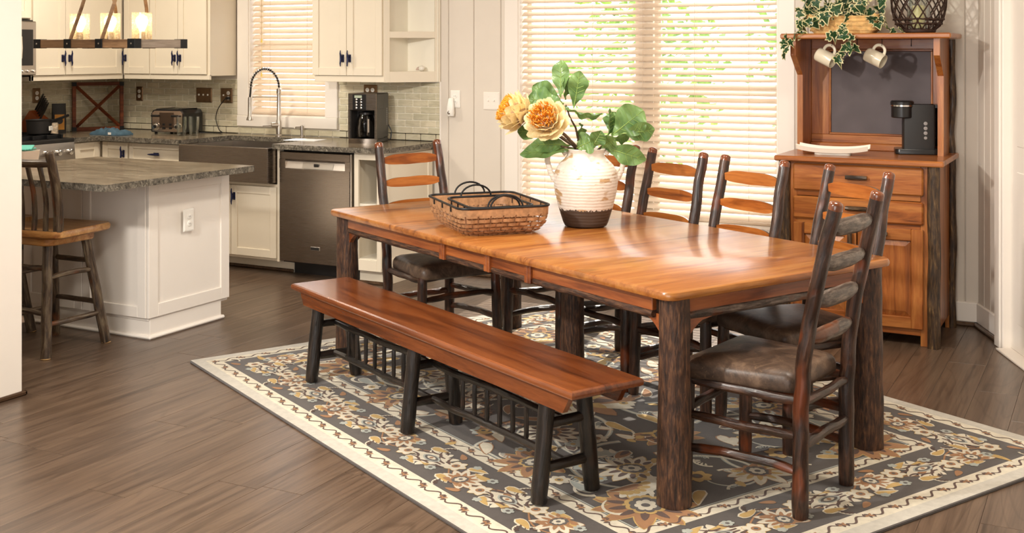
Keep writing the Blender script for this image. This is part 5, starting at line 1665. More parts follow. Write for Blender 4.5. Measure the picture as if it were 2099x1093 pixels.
# field: big scrolls, palmettes and flowers, mirrored in both axes
FX, FYr = RGX - .48, RGY - .48
def quad(fn):
    for sx in (1, -1):
        for sy in (1, -1):
            fn(sx, sy)
def mir(path, sx, sy): return [(x * sx, y * sy) for x, y in path]
def am(a, sx, sy): return atan2(sy * sin(a), sx * cos(a))
def field(sx, sy):
    for (cx, cy, r0, r1, a0, a1, w) in ((.26, .36, .30, .08, -2.2, 3.4, .026), (.80, .34, .31, .09, 3.6, -2.0, .028), (.60, .12, .42, .22, 2.9, .3, .02), (1.02, .15, .22, .05, 3.4, 8.2, .022), (.36, .64, .16, .05, 3.3, -1.4, .018)):
        p = mir(spiral(cx, cy, r0, r1, a0, a1), sx, sy)
        p = [(max(-FX, min(FX, x)), max(-FYr, min(FYr, y))) for x, y in p]
        ribbon(p, lambda u, w=w: w * (1 - .75 * u), 'mist', 2)
        ribbon(p, lambda u, w=w: w * .4 * (1 - .75 * u), 'cream', 3)
    for (x, y, a, s, pal) in ((.26, .36, .8, .13, ('cream', 'brown', 'tan')), (.80, .35, 2.4, .14, ('cream', 'brown', 'gold')), (.55, .0, 0.0, .14, ('tan', 'brown', 'gold')), (1.06, .54, .75, .18, ('tan', 'brown', 'gold')), (.52, .60, 1.57, .15, ('tan', 'brown', 'gold')), (1.05, .0, 0.0, .13, ('cream', 'gold', 'tan'))):
        palmette(x * sx, y * sy, am(a, sx, sy), s, pal)
    for (x, y, r, c, e) in ((.10, .58, .06, 'mist', 'gold'), (.44, .26, .055, 'cream', 'tan'), (.66, .50, .05, 'mist', 'gold'), (.98, .22, .06, 'gold', 'brown'), (.72, .66, .045, 'cream', 'gold'), (.14, .14, .06, 'cream', 'gold')):
        flower(x * sx, y * sy, r, c, e, .3, 7, 'brown')
    for (x, y, a, L, w, c, cu) in ((.40, .46, .5, .13, .05, 'gold', .4), (.62, .30, 2.2, .14, .05, 'mist', -.4), (.92, .44, 1.2, .13, .05, 'tan', .5), (.12, .28, 2.0, .12, .045, 'tan', .4), (.70, .18, -.6, .13, .05, 'cream', .4), (.30, .08, .4, .15, .05, 'gold', -.4), (.88, .62, 2.6, .12, .05, 'mist', .5), (1.10, .30, 1.4, .12, .045, 'gold', -.5), (.22, .66, .2, .13, .05, 'cream', .3), (.50, .42, 3.4, .11, .04, 'brown', .3)):
        petal(x * sx, y * sy, am(a, sx, sy), L, w, c, 4, cu * sx * sy, 'cream' if c != 'cream' else 'tan')
    for (x, y, a, s_, c) in ((.36, .16, 1.0, .07, 'mist'), (.62, .44, 2.6, .08, 'mist'), (.94, .10, .4, .07, 'cream'), (.70, .60, 4.0, .07, 'mist'), (.10, .44, 5.2, .07, 'cream'), (.44, .66, .3, .06, 'mist'), (1.14, .22, 2.0, .06, 'mist')):
        curl_leaf(x * sx, y * sy, am(a, sx, sy), s_, c, sx * sy)
    acanthus(mir(spiral(.46, .22, .20, .05, .2, 3.0, 18), sx, sy), .06, 'mist', 'cream', 4)
    acanthus(mir(spiral(.90, .55, .20, .05, 4.0, 6.6, 18), sx, sy), .07, 'cream', 'gold', 4)
    acanthus(mir(spiral(.16, .46, .16, .05, 1.2, 4.4, 18), sx, sy), .055, 'tan', 'brown', 4)
quad(field)
random.seed(77)
FILL = []
while len(FILL) < 30:
    x, y = random.uniform(.06, FX - .05), random.uniform(.06, FYr - .05)
    if all((x - a) ** 2 + (y - b) ** 2 > .115 ** 2 for a, b, *_ in FILL):
        FILL.append((x, y, random.uniform(0, 6.28), random.randrange(5), random.uniform(.8, 1.2)))
def filler(sx, sy):
    for x, y, a, k, z_ in FILL:
        X, Y, A = x * sx, y * sy, am(a, sx, sy)
        if k == 0:
            curl_leaf(X, Y, A, .062 * z_, 'mist', sx * sy)
        elif k == 1:
            petal(X, Y, A, .10 * z_, .045, 'cream', 4, .4 * sx * sy, 'tan'); petal(X, Y, A + 2.6 * sx * sy, .06 * z_, .034, 'gold', 4, -.3 * sx * sy)
        elif k == 2:
            petal(X, Y, A, .085 * z_, .05, 'tan', 4, 0, 'cream'); petal(X, Y, A, .055 * z_, .026, 'brown', 6)
        elif k == 3:
            scal(X, Y, A, .034 * z_, .03 * z_, 6, .3, 'mist', 4); blob(X, Y, .011, 'gold', 5)
        else:
            p = [(X + .12 * z_ * u * cos(A + sx * sy * 1.8 * u), Y + .12 * z_ * u * sin(A + sx * sy * 1.8 * u)) for u in [i / 10 for i in range(11)]]
            ribbon(p, lambda u: .020 * (1 - .7 * u), 'cream', 3)
            petal(p[-1][0], p[-1][1], A + 1.4 * sx * sy, .05, .03, 'gold', 4)
quad(filler)
for i in range(12):
    petal(0, 0, i * pi / 6, .26, .11, 'cream' if i % 2 else 'tan', 4, out='brown')
for i in range(8): petal(0, 0, i * pi / 4 + .2, .16, .07, 'brown' if i % 2 else 'gold', 6)
blob(0, 0, .06, 'cream', 8, lob=8); blob(0, 0, .03, 'brown', 9)
tag(PB.build('floral_pattern', [RM[k] for k in RK], rg, smooth=0), kind='stuff')

# ------------------------------------------------------------------ nested baskets
cane = plain('split_cane', lin((164, 122, 86)), .5, var=.3, scale=45)
cane2 = plain('dark_split_cane', lin((120, 84, 58)), .55, var=.35, scale=45)
def basket(label, loc, rz, a, b, h, zb):
    t = thing('tray_basket', label, 'basket', loc, rz=rz)
    N = 10
    def at(v, off=0.0):   # v 0..1 up the side
        k = .74 + .26 * sin(min(1, v * 1.05) * pi / 2)
        return rrect((a) * k + off, (b) * k + off, .055, N), zb + h * (1 - cos(v * pi / 2)) * .75 + h * .25 * v
    # woven walls: horizontal strands in and out of upright stakes
    m = MB()
    K = 5
    per = rrect(a, b, .055, N)
    n = len(per)
    def sample(o, u):
        L = [0.0]
        for i in range(len(o)):
            p, q = o[i], o[(i + 1) % len(o)]
            L.append(L[-1] + sqrt((p[0] - q[0]) ** 2 + (p[1] - q[1]) ** 2))
        s = (u % 1.0) * L[-1]
        for i in range(len(o)):
            if s <= L[i + 1]:
                f = (s - L[i]) / max(1e-9, L[i + 1] - L[i]); p, q = o[i], o[(i + 1) % len(o)]
                return p[0] + (q[0] - p[0]) * f, p[1] + (q[1] - p[1]) * f
        return o[0]
    stakes = 64
    cache = {}
    def S(v, u, off):
        key = (round(v, 3), round(off, 4))
        if key not in cache:
            o, z = at(v, off)
            cache[key] = ([sample(o, i / (stakes * 2)) for i in range(stakes * 2)], z)
        pts, z = cache[key]
        x, y = pts[int(round(u * stakes * 2)) % (stakes * 2)]
        return (x, y, z)
    for r in range(K):
        v0, v1 = .10 + r * .135, .10 + r * .135 + .095
        vs, fs = [], []
        for i in range(stakes * 2):
            off = .0035 * (1 if (i // 2 + r) % 2 else -1) if i % 2 == 0 else 0
            vs += [S(v0, i / (stakes * 2), off), S(v1, i / (stakes * 2), off)]
        nn = stakes * 2
        fs = [(2 * i, 2 * ((i + 1) % nn), 2 * ((i + 1) % nn) + 1, 2 * i + 1) for i in range(nn)]
        m.add(vs, fs, 0)
    for i in range(stakes):
        vs = []
        for k in range(K + 2):
            v = k * .135 + .02
            off = -.003 * (1 if (i + k) % 2 else -1)
            for du in (-.2, .2):
                o = S(v, i / stakes, off)
                o2 = S(v, (i + .5) / stakes, off)
                f = du
                vs.append((o[0] + (o2[0] - o[0]) * f, o[1] + (o2[1] - o[1]) * f, o[2]))
        m.add(vs, [(2 * k, 2 * k + 1, 2 * k + 3, 2 * k + 2) for k in range(K + 1)], 1)
    tag(m.build('woven_side', [cane, cane2], t, smooth=.8), kind='stuff')
    o0, z0 = at(.02)
    m = MB(); m.loft([ring3(o0, zb - .0), ring3(o0, zb + .003)]); 
    for i in range(8):
        x = -a * .62 + i * a * 1.24 / 7
        m.box(x - .008, -b * .68, zb + .003, x + .008, b * .68, zb + .005)
    m.build('woven_base', cane2, t, smooth=0)
    oA, zA = at(.78); oB, zB = at(1.0)
    m = MB(); m.loft([ring3(oA, zA), ring3(oB, zB), [(x * .985, y * .985, zB) for x, y in oB], [(x * .985, y * .985, zA) for x, y in oA]], cap0=False, cap1=False); m.build('rim_band', cane, t, smooth=.6)
    m = MB(); m.tube([(x, y, zB + .004) for x, y in oB], .0055, 8, closed=True); m.build('iron_rim', M['iron'], t)
    for s in (-1, 1):
        pts = [(s * (a + .0), .075 * cos(pi * k / 14), zB + .004 + .055 * sin(pi * k / 14)) for k in range(15)]
        m = MB(); m.tube(pts, .0045, 8); m.build('handle', M['iron'], t)
    for x in (-a * .5, 0, a * .5):
        for s in (-1, 1):
            m = MB(); m.box(x - .006, s * b - .004, zB - .022, x + .006, s * b + .004, zB + .004); m.build('clip', M['iron'], t, smooth=0)
    return t
BA = TA + radians(-15.6)
bc = TW(-.275, -.285, .76)
basket('large shallow woven cane basket with black rim on the table', bc, BA, .275, .215, .125, .0)
basket('smaller woven basket nested inside the large one', bc + Vector((.03 * cos(BA), .03 * sin(BA), .0065)), BA, .205, .150, .115, .0)

# ------------------------------------------------------------------ vase with flowers
vp = TW(-.071, .132, .76)
def vase_mat():
    m, nt, b = newmat('distressed_white_glaze')
    pset(b, .42, 0, .1)
    co = coords(nt, scale=(1, 1, 2.2), rand=False)
    f = noise(nt, co, 11, 3, .5)
    c = mixc(nt, lin((220, 210, 198)), lin((178, 140, 92)), ramp(nt, f, [(.585, (0, 0, 0)), (.65, (.9, .9, .9))]))
    g = noise(nt, co, 40, 4, .6)
    c = mixc(nt, c, ramp(nt, g, [(.3, (.84, .78, .72)), (.55, (1, 1, 1))]), .5, 'MULTIPLY')
    # dark bare clay foot with a ragged edge
    tc = nd(nt, 'ShaderNodeTexCoord'); sp_ = nd(nt, 'ShaderNodeSeparateXYZ'); nt.links.new(tc.outputs['Object'], sp_.inputs[0])
    rn = noise(nt, coords(nt, scale=(1, 1, .3), rand=False), 60, 4, .7)
    ad = nd(nt, 'ShaderNodeMath', operation='MULTIPLY_ADD'); ad.inputs[1].default_value = -.045; nt.links.new(rn, ad.inputs[0]); nt.links.new(sp_.outputs['Z'], ad.inputs[2])
    lt = nd(nt, 'ShaderNodeMath', operation='LESS_THAN'); lt.inputs[1].default_value = .062; nt.links.new(ad.outputs[0], lt.inputs[0])
    c = mixc(nt, c, lin((70, 58, 50)), lt.outputs[0])
    nt.links.new(c, b.inputs['Base Color'])
    w = nd(nt, 'ShaderNodeTexWave', wave_type='BANDS', bands_direction='Z', i_Scale=22.0, i_Distortion=1.5)
    nt.links.new(tc.outputs['Object'], w.inputs['Vector'])
    bump(nt, b, w.outputs['Fac'], .25, .004)
    return m
vt = thing('ceramic_vase', 'distressed white two-handled vase with a dark foot on the table', 'vase', vp, rz=YAW)
VM = vase_mat()
prof = [(.080, 0), (.098, .004), (.106, .02), (.128, .09), (.145, .16), (.151, .21), (.146, .255), (.128, .287), (.103, .312), (.090, .326), (.086, .338), (.088, .352), (.093, .359), (.090, .362), (.084, .357), (.080, .335), (.090, .315), (.13, .25), (.13, .15), (.09, .02)]
m = MB(); m.lathe(prof, 40); m.build('pot', VM, vt, smooth=.9)
for s in (-1, 1):
    pts = [(s * .090, 0, .335), (s * .112, 0, .362), (s * .142, 0, .368), (s * .172, 0, .345), (s * .180, 0, .305), (s * .166, 0, .255), (s * .146, 0, .215)]
    m = MB(); m.tube(pts, [.015, .0135, .013, .013, .013, .013, .014], 12); m.build('handle', VM, vt)
# fig leaves
def fig_leaf(L, w, bend, fold, seed):
    w = w * 1.32
    fold = fold * .6
    m = MB(); NL, NW = 18, 3
    vs, fs, mi = [], [], []
    for i in range(NL + 1):
        u = i / NL
        ww = w * (.05 + .95 * max(0.0, sin(pi * u ** 1.6)) ** .8) * (1 + .04 * sin(u * 15 + seed)) if u < 1 else w * .10
        for j in range(-NW, NW + 1):
            v = j / NW
            x = u * L * (1 - .08 * abs(bend) * u)
            y = v * ww * .5
            z = -bend * L * u * u + fold * abs(v) * ww * .5 + .010 * sin(u * 16 + seed) * abs(v) * (w / .12)
            vs.append((x, y, z))
    c = 2 * NW + 1
    for i in range(NL):
        for j in range(c - 1):
            a = i * c + j
            fs.append((a, a + 1, a + c + 1, a + c)); mi.append(0)
    m.add(vs, fs, mi)
    ribs = [(u * L, 0, -bend * L * u * u + .0012) for u in [k / 10 for k in range(11)]]
    m.tube(ribs, [.0026 * (1 - .75 * k / 10) for k in range(11)], 4, 1)
    for k in range(1, 6):
        u = .14 + k * .13
        for s in (-1, 1):
            ww = w * (.05 + .95 * max(0.0, sin(pi * min(.98, u + .1) ** 1.6)) ** .8) * .5
            p = Vector((u * L, 0, -bend * L * u * u + .001)); q = Vector(((u + .14) * L, s * ww * .86, -bend * L * (u + .14) ** 2 + fold * ww * .86 + .001))
            m.tube([p, p.lerp(q, .5) + Vector((0, 0, .001)), q], [.0013, .001, .0006], 3, 1)
    return m
CAMR, CAMF = Vector((R2[0], R2[1], 0)), Vector((F2[0], F2[1], 0))
def vdir(r, u, f=0.0): return (CAMR * r + Vector((0, 0, u)) + CAMF * f)
MOUTH = vp + Vector((0, 0, .365))
def vpix(px, py, df=0.0):
    """point near the vase, seen at a pixel, at the vase's distance plus df"""
    D = (vp - Vector((0, 0, 0))).dot(CAMF) + df
    return Vector((0, 0, CAMH)) + (CAMF + CAMR * ((px - CX) / FPX) + Vector((0, 0, (HY - py) / FPX))) * D
def place_leaf(mesh_mb, parent, base, tip, roll, nm='leaf'):
    d = (tip - base); L = d.length; X = d.normalized()
    N0 = (-CAMF + Vector((0, 0, .25))).normalized()
    Z = (N0 - X * N0.dot(X)).normalized(); Y = Z.cross(X)
    Rm = Matrix((X, Y, Z)).transposed().to_4x4() @ Matrix.Rotation(roll, 4, 'X')
    o = mesh_mb.build(nm, [M['fig'], M['fig_rib']], parent, smooth=1.2)
    pl_ = sum((q.location for q in [parent]), Vector((0, 0, 0)))
    o.matrix_local = Matrix.Translation(base - pl_) @ Rm
    return o
def branch(label, stem, leaves, seed):
    t = thing('fig_branch', label, 'branch', vp + Vector((0, 0, .30)), group='fig leaf branches in the vase')
    m = MB(); m.tube(stem, [.006 - .003 * i / len(stem) for i in range(len(stem))], 7); m.build('stem', M['twig'], t, world=True)
    for i, (b, tp, w, bend, fold, roll) in enumerate(leaves):
        L = (tp - b).length
        place_leaf(fig_leaf(L, w, bend, fold, seed + i), t, b, tp, roll)
    return t
inv = vp + Vector((0, 0, .31))
V = vpix
branch('tall fig branch with upright leaves rising from the vase', [inv, V(1188, 300), V(1180, 262), V(1168, 240), V(1160, 215)],
       [(V(1150, 200), V(1148, 122, .02), .068, .10, .35, -.35), (V(1158, 205, .02), V(1166, 152, .03), .062, .12, .5, .9), (V(1176, 222), V(1190, 146, -.02), .075, .10, .2, .25),
        (V(1152, 210, .03), V(1090, 176, .05), .085, .15, .25, -.2), (V(1156, 212), V(1082, 198, -.02), .095, .18, .2, .25), (V(1168, 228, -.01), V(1120, 205, -.03), .09, .2, .3, .9),
        (V(1162, 222, -.03), V(1228, 250, -.06), .07, .25, .6, 1.5), (V(1190, 252), V(1200, 290, -.03), .08, .1, .5, 1.2)], 1)
branch('fig branch with broad pale leaves leaning right out of the vase', [inv + Vector((.01, 0, 0)), V(1232, 302), V(1246, 288), V(1256, 278)],
       [(V(1254, 278), V(1318, 226, -.03), .125, .06, .12, .05), (V(1272, 274, -.01), V(1342, 268, -.04), .075, .10, .2, .5), (V(1246, 285, .01), V(1252, 222, .03), .055, .05, .8, 1.1),
        (V(1254, 276, .03), V(1258, 228, .06), .07, .1, .4, -.3), (V(1256, 282, .03), V(1292, 286, .04), .05, .25, .4, .8), (V(1236, 300), V(1318, 330, -.08), .075, .30, .35, .35),
        (V(1212, 306), V(1176, 304, -.09), .0, 0, 0, 0)][:6], 20)
branch('short fig leaves drooping left under the flowers', [inv, V(1186, 306), V(1150, 300, -.04)],
       [(V(1176, 306, -.03), V(1066, 308, -.06), .07, .12, .3, .5), (V(1170, 298, -.02), V(1090, 292, -.05), .07, .15, .3, .3), (V(1120, 270, .03), V(1060, 268, .04), .07, .1, .3, .2),
        (V(1182, 304, -.07), V(1214, 286, -.10), .085, .25, .25, -.2), (V(1212, 304, -.08), V(1234, 270, -.10), .065, .12, .4, .4), (V(1232, 302, -.02), V(1262, 286, -.03), .07, .12, .4, .6)], 40)

# proteas
pet1 = leafmat('protea_cream', lin((236, 212, 150)), lin((248, 232, 190)), .2, .6)
pet2 = leafmat('protea_mauve_base', lin((176, 140, 116)), lin((214, 184, 140)), .2, .6)
fil = leafmat('protea_filament', lin((226, 146, 30)), lin((250, 190, 70)), .3, .6)
def bract(L, w, cup):
    m = MB(); vs, fs, mi = [], [], []
    for i in range(8):
        u = i / 7
        ww = w * sin(pi * min(.98, .12 + .80 * u)) ** .8 * (1 if u < .9 else .75)
        for j in range(-2, 3):
            v = j / 2
            vs.append((u * L, v * ww * .5, cup * L * (u * u * .55) - abs(v) ** 2 * ww * .22 * (1 - u * .4) + (-.06 * L * max(0, u - .8) / .2)))
    for i in range(7):
        for j in range(4):
            a = i * 5 + j
            fs.append((a, a + 1, a + 6, a + 5)); mi.append(1 if i < 2 else 0)
    m.add(vs, fs, mi)
    return m
def protea(label, c, axis, R, seed, foot):
    random.seed(seed)
    t = thing('protea_flower', label, 'flower', c, group='protea flowers in the vase')
    ax = Vector(axis).normalized()
    q = ax.to_track_quat('Z', 'Y').to_matrix().to_4x4()
    m = MB(q); m.lathe([(.012, -.035), (R * .5, -.02), (R * .62, R * .22), (R * .62, R * .55), (R * .3, R * .72)], 16); m.build('core', pet2, t)
    m0 = None
    rings = [(8, 1.50, R * 1.05, 0, -.004), (11, 1.18, R * 1.10, 0, .0), (12, .94, R * 1.08, 0, .004), (11, .74, R * 1.02, 0, .008)]
    for ri, (n, el, L, w, up) in enumerate(rings):
        for i in range(n):
            az = 2 * pi * (i + .5 * (ri % 2)) / n + random.uniform(-.06, .06)
            if m0 is None:
                m0 = bract(1.0, .74, .62)
                src = m0.build('bract', [pet1, pet2], t, smooth=1.0); o = src
            else:
                o = piece(src, t)
            e2 = el + random.uniform(-.06, .06)
            X = Vector((sin(e2) * cos(az), sin(e2) * sin(az), cos(e2)))
            Yv = Vector((-sin(az), cos(az), 0)); Zv = X.cross(Yv)
            s = L * random.uniform(.92, 1.06)
            o.matrix_local = q @ Matrix.Translation(X * R * .16 + Vector((0, 0, -.012 + up))) @ Matrix((X, Yv, Zv)).transposed().to_4x4() @ Matrix.Diagonal((s, s * random.uniform(.85, 1.1), s, 1))
    m = MB(q)
    for i in range(190):
        r = R * .68 * sqrt(random.random()); a = random.uniform(0, 2 * pi)
        b0 = Vector((r * .75 * cos(a), r * .75 * sin(a), R * .42)); tw = random.uniform(-.7, .7)
        e = Vector((r * 1.05 * cos(a + .4 * tw), r * 1.05 * sin(a + .4 * tw), R * (1.10 - .25 * (r / R) ** 2) + random.uniform(-.006, .006)))
        md = b0.lerp(e, .55) + Vector((random.uniform(-.006, .006), random.uniform(-.006, .006), 0))
        m.tube([b0, md, e], [.0026, .0032, .0020], 4)
    tag(m.build('filaments', fil, t), kind='stuff')
    m = MB(); m.tube([c - ax * .02 - t.location, (c.lerp(foot, .5) + Vector((0, 0, .012))) - t.location, foot - t.location], [.010, .008, .007], 8); m.build('stem', M['twig'], t)
    return t
protea('large open protea with orange centre facing the camera', V(1122, 250, -.10), -CAMF * .80 + CAMR * -.32 + Vector((0, 0, .42)), .094, 5, V(1192, 312, .0))
protea('protea seen from the side behind the open one', V(1066, 236, -.01), CAMR * -.86 + Vector((0, 0, .42)) - CAMF * .1, .094, 9, V(1196, 312, .02))

# ------------------------------------------------------------------ hutch
HX0_, HX1_, HYF, HYB = -1.69, -.872, 6.545, 7.14
t = thing('hutch', 'orange hickory hutch with bark posts and a chalkboard back', 'hutch', ((HX0_ + HX1_) / 2, 6.8, 0))
def hb(name, mat, x0, y0, z0, x1, y1, z1, c=.002, parent=None):
    mm = MB(); mm.box(x0, y0, z0, x1, y1, z1, c=c); return mm.build(name, M[mat], parent or t, smooth=0, world=True)
hb('top', 'hickX', -1.727, 6.495, .965, -.828, HYB + .01, .995, .006)
hb('side_panel', 'hickZ', HX1_ - .022, HYF + .03, .075, HX1_, HYB, .965); hb('side_panel', 'hickZ', HX0_, HYF + .03, .075, HX0_ + .022, HYB, .965)
hb('back_panel', 'hickZ', HX0_ + .022, HYB - .012, .075, HX1_ - .022, HYB, .965)
ffx0, ffx1 = HX0_ + .03, HX1_ - .03
for (a, b, c, d, mt, nm) in ((ffx0, .09, ffx0 + .05, .965, 'hickZ', 'stile'), (ffx1 - .05, 0.0, ffx1, .965, 'hickZ', 'stile'), (ffx0 + .05, .935, ffx1 - .05, .965, 'hickX', 'rail'), (ffx0 + .05, .772, ffx1 - .05, .806, 'hickX', 'rail'), (ffx0 + .05, .622, ffx1 - .05, .650, 'hickX', 'rail'), (ffx0 + .05, .055, ffx1 - .05, .095, 'hickX', 'rail')):
    hb(nm, mt, a, HYF + .008, b, c, HYF + .03, d)
hb('foot', 'hickZ', ffx0, HYF + .008, 0, ffx0 + .05, HYF + .03, .09)
hb('foot', 'hickZ', HX1_ - .022, HYB - .07, 0, HX1_, HYB - .02, .075)
def log_handle(parent, p, L, vert=False, s=0):
    mm = MB(); d = Vector((0, 0, L / 2)) if vert else Vector((L / 2, 0, 0))
    mm.log(Vector(p) - d, Vector(p) + d, .0125, n=10, seed=300 + s, amp=.08, ends=.9, step=.012); h = mm.build('handle', M['bark_hutch'], parent, world=True)
    mm = MB()
    for k in (-.6, .6):
        q = Vector(p) + d * k; mm.tube([q, q + Vector((0, .03, 0))], .006, 6)
    mm.build('handle_post', M['iron'], h, world=True)
mid = (ffx0 + ffx1) / 2
for i, (z0, z1) in enumerate(((.806, .953), (.650, .771))):
    d = hb('drawer', 'hickX', ffx0 + .03, HYF - .012, z0 - .002, ffx1 - .034, HYF + .010, z1, .008)
    log_handle(d, (mid, HYF - .034, (z0 + z1) / 2 + .01), .115, s=i)
for i, (a, b) in enumerate(((ffx0 + .03, mid - .003), (mid + .003, ffx1 - .034))):
    z0, z1 = .092, .624
    mm = MB(); fr = .062
    mm.box(a, HYF - .012, z0, a + fr, HYF + .010, z1, c=.004); mm.box(b - fr, HYF - .012, z0, b, HYF + .010, z1, c=.004)
    d = mm.build('door', M['hickZ'], t, smooth=0, world=True)
    for (w0, w1) in ((z0, z0 + fr), (z1 - fr, z1)):
        mm = MB(); mm.box(a + fr, HYF - .011, w0, b - fr, HYF + .010, w1, c=.003); mm.build('door_rail', M['hickX'], d, smooth=0, world=True)
    x0, x1, w0, w1 = a + fr, b - fr, z0 + fr, z1 - fr
    mm = MB(); e = .03
    mm.add([(x0, HYF + .004, w0), (x1, HYF + .004, w0), (x1, HYF + .004, w1), (x0, HYF + .004, w1), (x0 + e, HYF - .006, w0 + e), (x1 - e, HYF - .006, w0 + e), (x1 - e, HYF - .006, w1 - e), (x0 + e, HYF - .006, w1 - e)],
           [(4, 5, 6, 7), (0, 1, 5, 4), (1, 2, 6, 5), (2, 3, 7, 6), (3, 0, 4, 7)]); mm.build('raised_panel', M['hickZ'], d, smooth=0, world=True)
    if i: log_handle(d, (a + fr + .06, HYF - .034, z1 - .03), .08, s=5)
    else: log_handle(d, (b - .03, HYF - .034, z1 - .075), .08, True, s=6)
for (x, y, z1_, r) in ((HX1_ - .012, HYF + .002, .965, .034), (HX0_ + .010, HYF + .002, .965, .034)):
    mm = MB(); mm.log((x, y, 0.0), (x, y, z1_), r, r * .95, n=16, seed=int(abs(x) * 100), amp=.07, step=.02, wob=.008); mm.build('bark_post', M['bark_hutch'], t, world=True)
mm = MB(); mm.log((HX1_ + .012, HYB - .045, 0.0), (HX1_ + .012, HYB - .045, .965), .024, n=12, seed=77, amp=.12, wob=.012); mm.build('bark_post', M['bark_hutch'], t, world=True)
mm = MB(); mm.log((HX1_ + .010, HYB - .03, .995), (HX1_ + .010, HYB - .03, 1.645), .020, n=12, seed=78, amp=.12, wob=.012); mm.build('bark_post', M['bark_hutch'], t, world=True)
# upper part
UYB = 7.13
sidep = [(UYB, .995), (6.86, .995), (6.86, 1.44), (6.70, 1.555), (6.70, 1.648), (UYB, 1.648)]
for x in (HX0_ + .004, HX1_ - .034):
    mm = MB(); mm.prism(sidep, x, x + .032, 'X'); mm.build('side_board', M['hickZ'], t, smooth=0, world=True)
hb('crown_shelf', 'hickX', -1.735, 6.655, 1.648, -.812, HYB, 1.678, .007)
cx0, cx1, cz0, cz1 = HX0_ + .036, HX1_ - .034, .995, 1.648
bx0, bx1, bz0, bz1 = aty(1700, 200, 7.08).x, aty(1912, 200, 7.08).x, 1.082, 1.590
YB0, YB1 = 7.08, 7.11
hb('back_rail', 'hickX', cx0, YB0, bz1, cx1, YB1, cz1); hb('back_rail', 'hickX', cx0, YB0, 1.035, cx1, YB1, bz0)
hb('back_stile', 'hickZ', cx0, YB0 - .001, bz0, bx0, YB1, bz1); hb('back_stile', 'hickZ', bx1, YB0 - .001, bz0, cx1, YB1, bz1)
hb('ledge', 'hickX', cx0, YB0 - .03, cz0, cx1, YB1, 1.035, .004)
for (a, b, c, d) in ((bx0, bz1 - .012, bx1, bz1), (bx0, bz0, bx1, bz0 + .012)):
    hb('bead', 'hickX', a, YB0 - .006, b, c, YB0 + .02, d, .003)
for (a, b, c, d) in ((bx0, bz0 + .012, bx0 + .010, bz1 - .012), (bx1 - .010, bz0 + .012, bx1, bz1 - .012)):
    hb('bead', 'hickZ', a, YB0 - .006, b, c, YB0 + .02, d, .003)
M['chalk'] = plain('dusty_chalkboard', lin((92, 84, 86)), .75, var=.18, scale=4)
hb('chalkboard', 'chalk', bx0 + .005, YB0 + .006, bz0 + .005, bx1 - .005, YB0 + .018, bz1 - .005, 0)
HOOKY = 6.80
hk = []
for px in (1706, 1757, 1808, 1868):
    x = aty(px, 85, HOOKY).x
    hk.append(x)
    mm = MB(); mm.tube([(x, HOOKY, 1.649), (x, HOOKY, 1.618), (x + .002, HOOKY - .008, 1.606), (x + .002, HOOKY - .018, 1.606), (x + .002, HOOKY - .022, 1.614)], .0022, 6); mm.build('hook', M['iron'], t, world=True)
# mugs on the hooks
def mug(label, hx, seed):
    c = Vector((hx - .002, HOOKY - .014, 1.604))
    t = thing('mug', label, 'mug', c, group='mugs on the hutch hooks')
    A = radians(115)
    q = Matrix.Translation((0, 0, 0)) @ Matrix.Rotation(radians(-14), 4, 'Z') @ Matrix.Rotation(A, 4, 'Y') @ Matrix.Translation((.073, 0, -.060))
    m = MB(q); m.lathe([(.036, 0), (.040, .003), (.0415, .012), (.0415, .104), (.0405, .107), (.038, .106), (.038, .012), (.002, .008)], 32); m.build('cup', M['mug'], t, smooth=.9)
    m = MB(q); m.tube([(-.040 - .0385 * sin(pi * k / 16) ** .8, 0, .059 + .034 * cos(pi * k / 16)) for k in range(17)], .0058, 10, flat=1.5); m.build('handle', M['mug'], t)
mug('cream mug on the left hutch hook with ivy hanging over it', hk[0], 1)
mug('cream mug on the right hutch hook in front of the chalkboard', hk[2], 2)
# long plate
pa = aty(1706, 305, 6.66)
t = thing('serving_plate', 'long curved white serving plate on the hutch', 'plate', (pa.x, 6.68, .9955), rz=radians(3))
m = MB(); N = 20
rows = []
for i in range(N + 1):
    u = -1 + 2 * i / N
    zc = .012 + .018 * u * u * abs(u) ** .4
    x = u * .195
    w = .055 * (1 - .10 * u * u)
    rows.append([(x, -w - .012, zc + .026), (x, -w, zc), (x, w, zc), (x, w + .012, zc + .026), (x, w + .009, zc + .030), (x, w - .004, zc + .008), (x, -w + .004, zc + .008), (x, -w - .009, zc + .030)])
m.loft(rows); m.build('dish', M['ceramic'], t, smooth=.7)
m = MB(); o = rrect(.10, .035, .02, 4); m.loft([ring3(o, 0), ring3(o, .016)]); m.build('foot', M['ceramic'], t)
# pod coffee machine
pk = aty(1878, 315, 6.965)
t = thing('pod_coffee_machine', 'black single-serve coffee machine on the hutch', 'coffee machine', (pk.x, 6.965, .9955), rz=radians(13))
m = MB(); o = rrect(.118, .082, .03, 4)
m.loft([ring3(o, 0, .97), ring3(o, .004), ring3(o, .026), ring3(o, .030, .98)]); m.build('drip_base', M['black'], t, smooth=.5)
m = MB(); o = rrect(.085, .072, .012, 3, cx=.012, cy=.008)
m.loft([ring3(o, .03), ring3(o, .275), ring3(o, .28, .99)]); m.build('housing', M['blackmat'], t, smooth=.5)
m = MB(); m.M = Matrix.Translation((-.078, -.03, 0)); m.lathe([(.002, .205), (.055, .205), (.060, .21), (.060, .265), (.064, .268), (.064, .295), (.058, .302), (.02, .303)], 28); m.build('brew_head', M['black'], t, smooth=.5)
m = MB(); m.M = Matrix.Translation((-.078, -.03, 0)); m.lathe([(.0645, .270), (.0645, .278)], 28, cap0=False, cap1=False); m.build('head_band', M['chrome'], t)
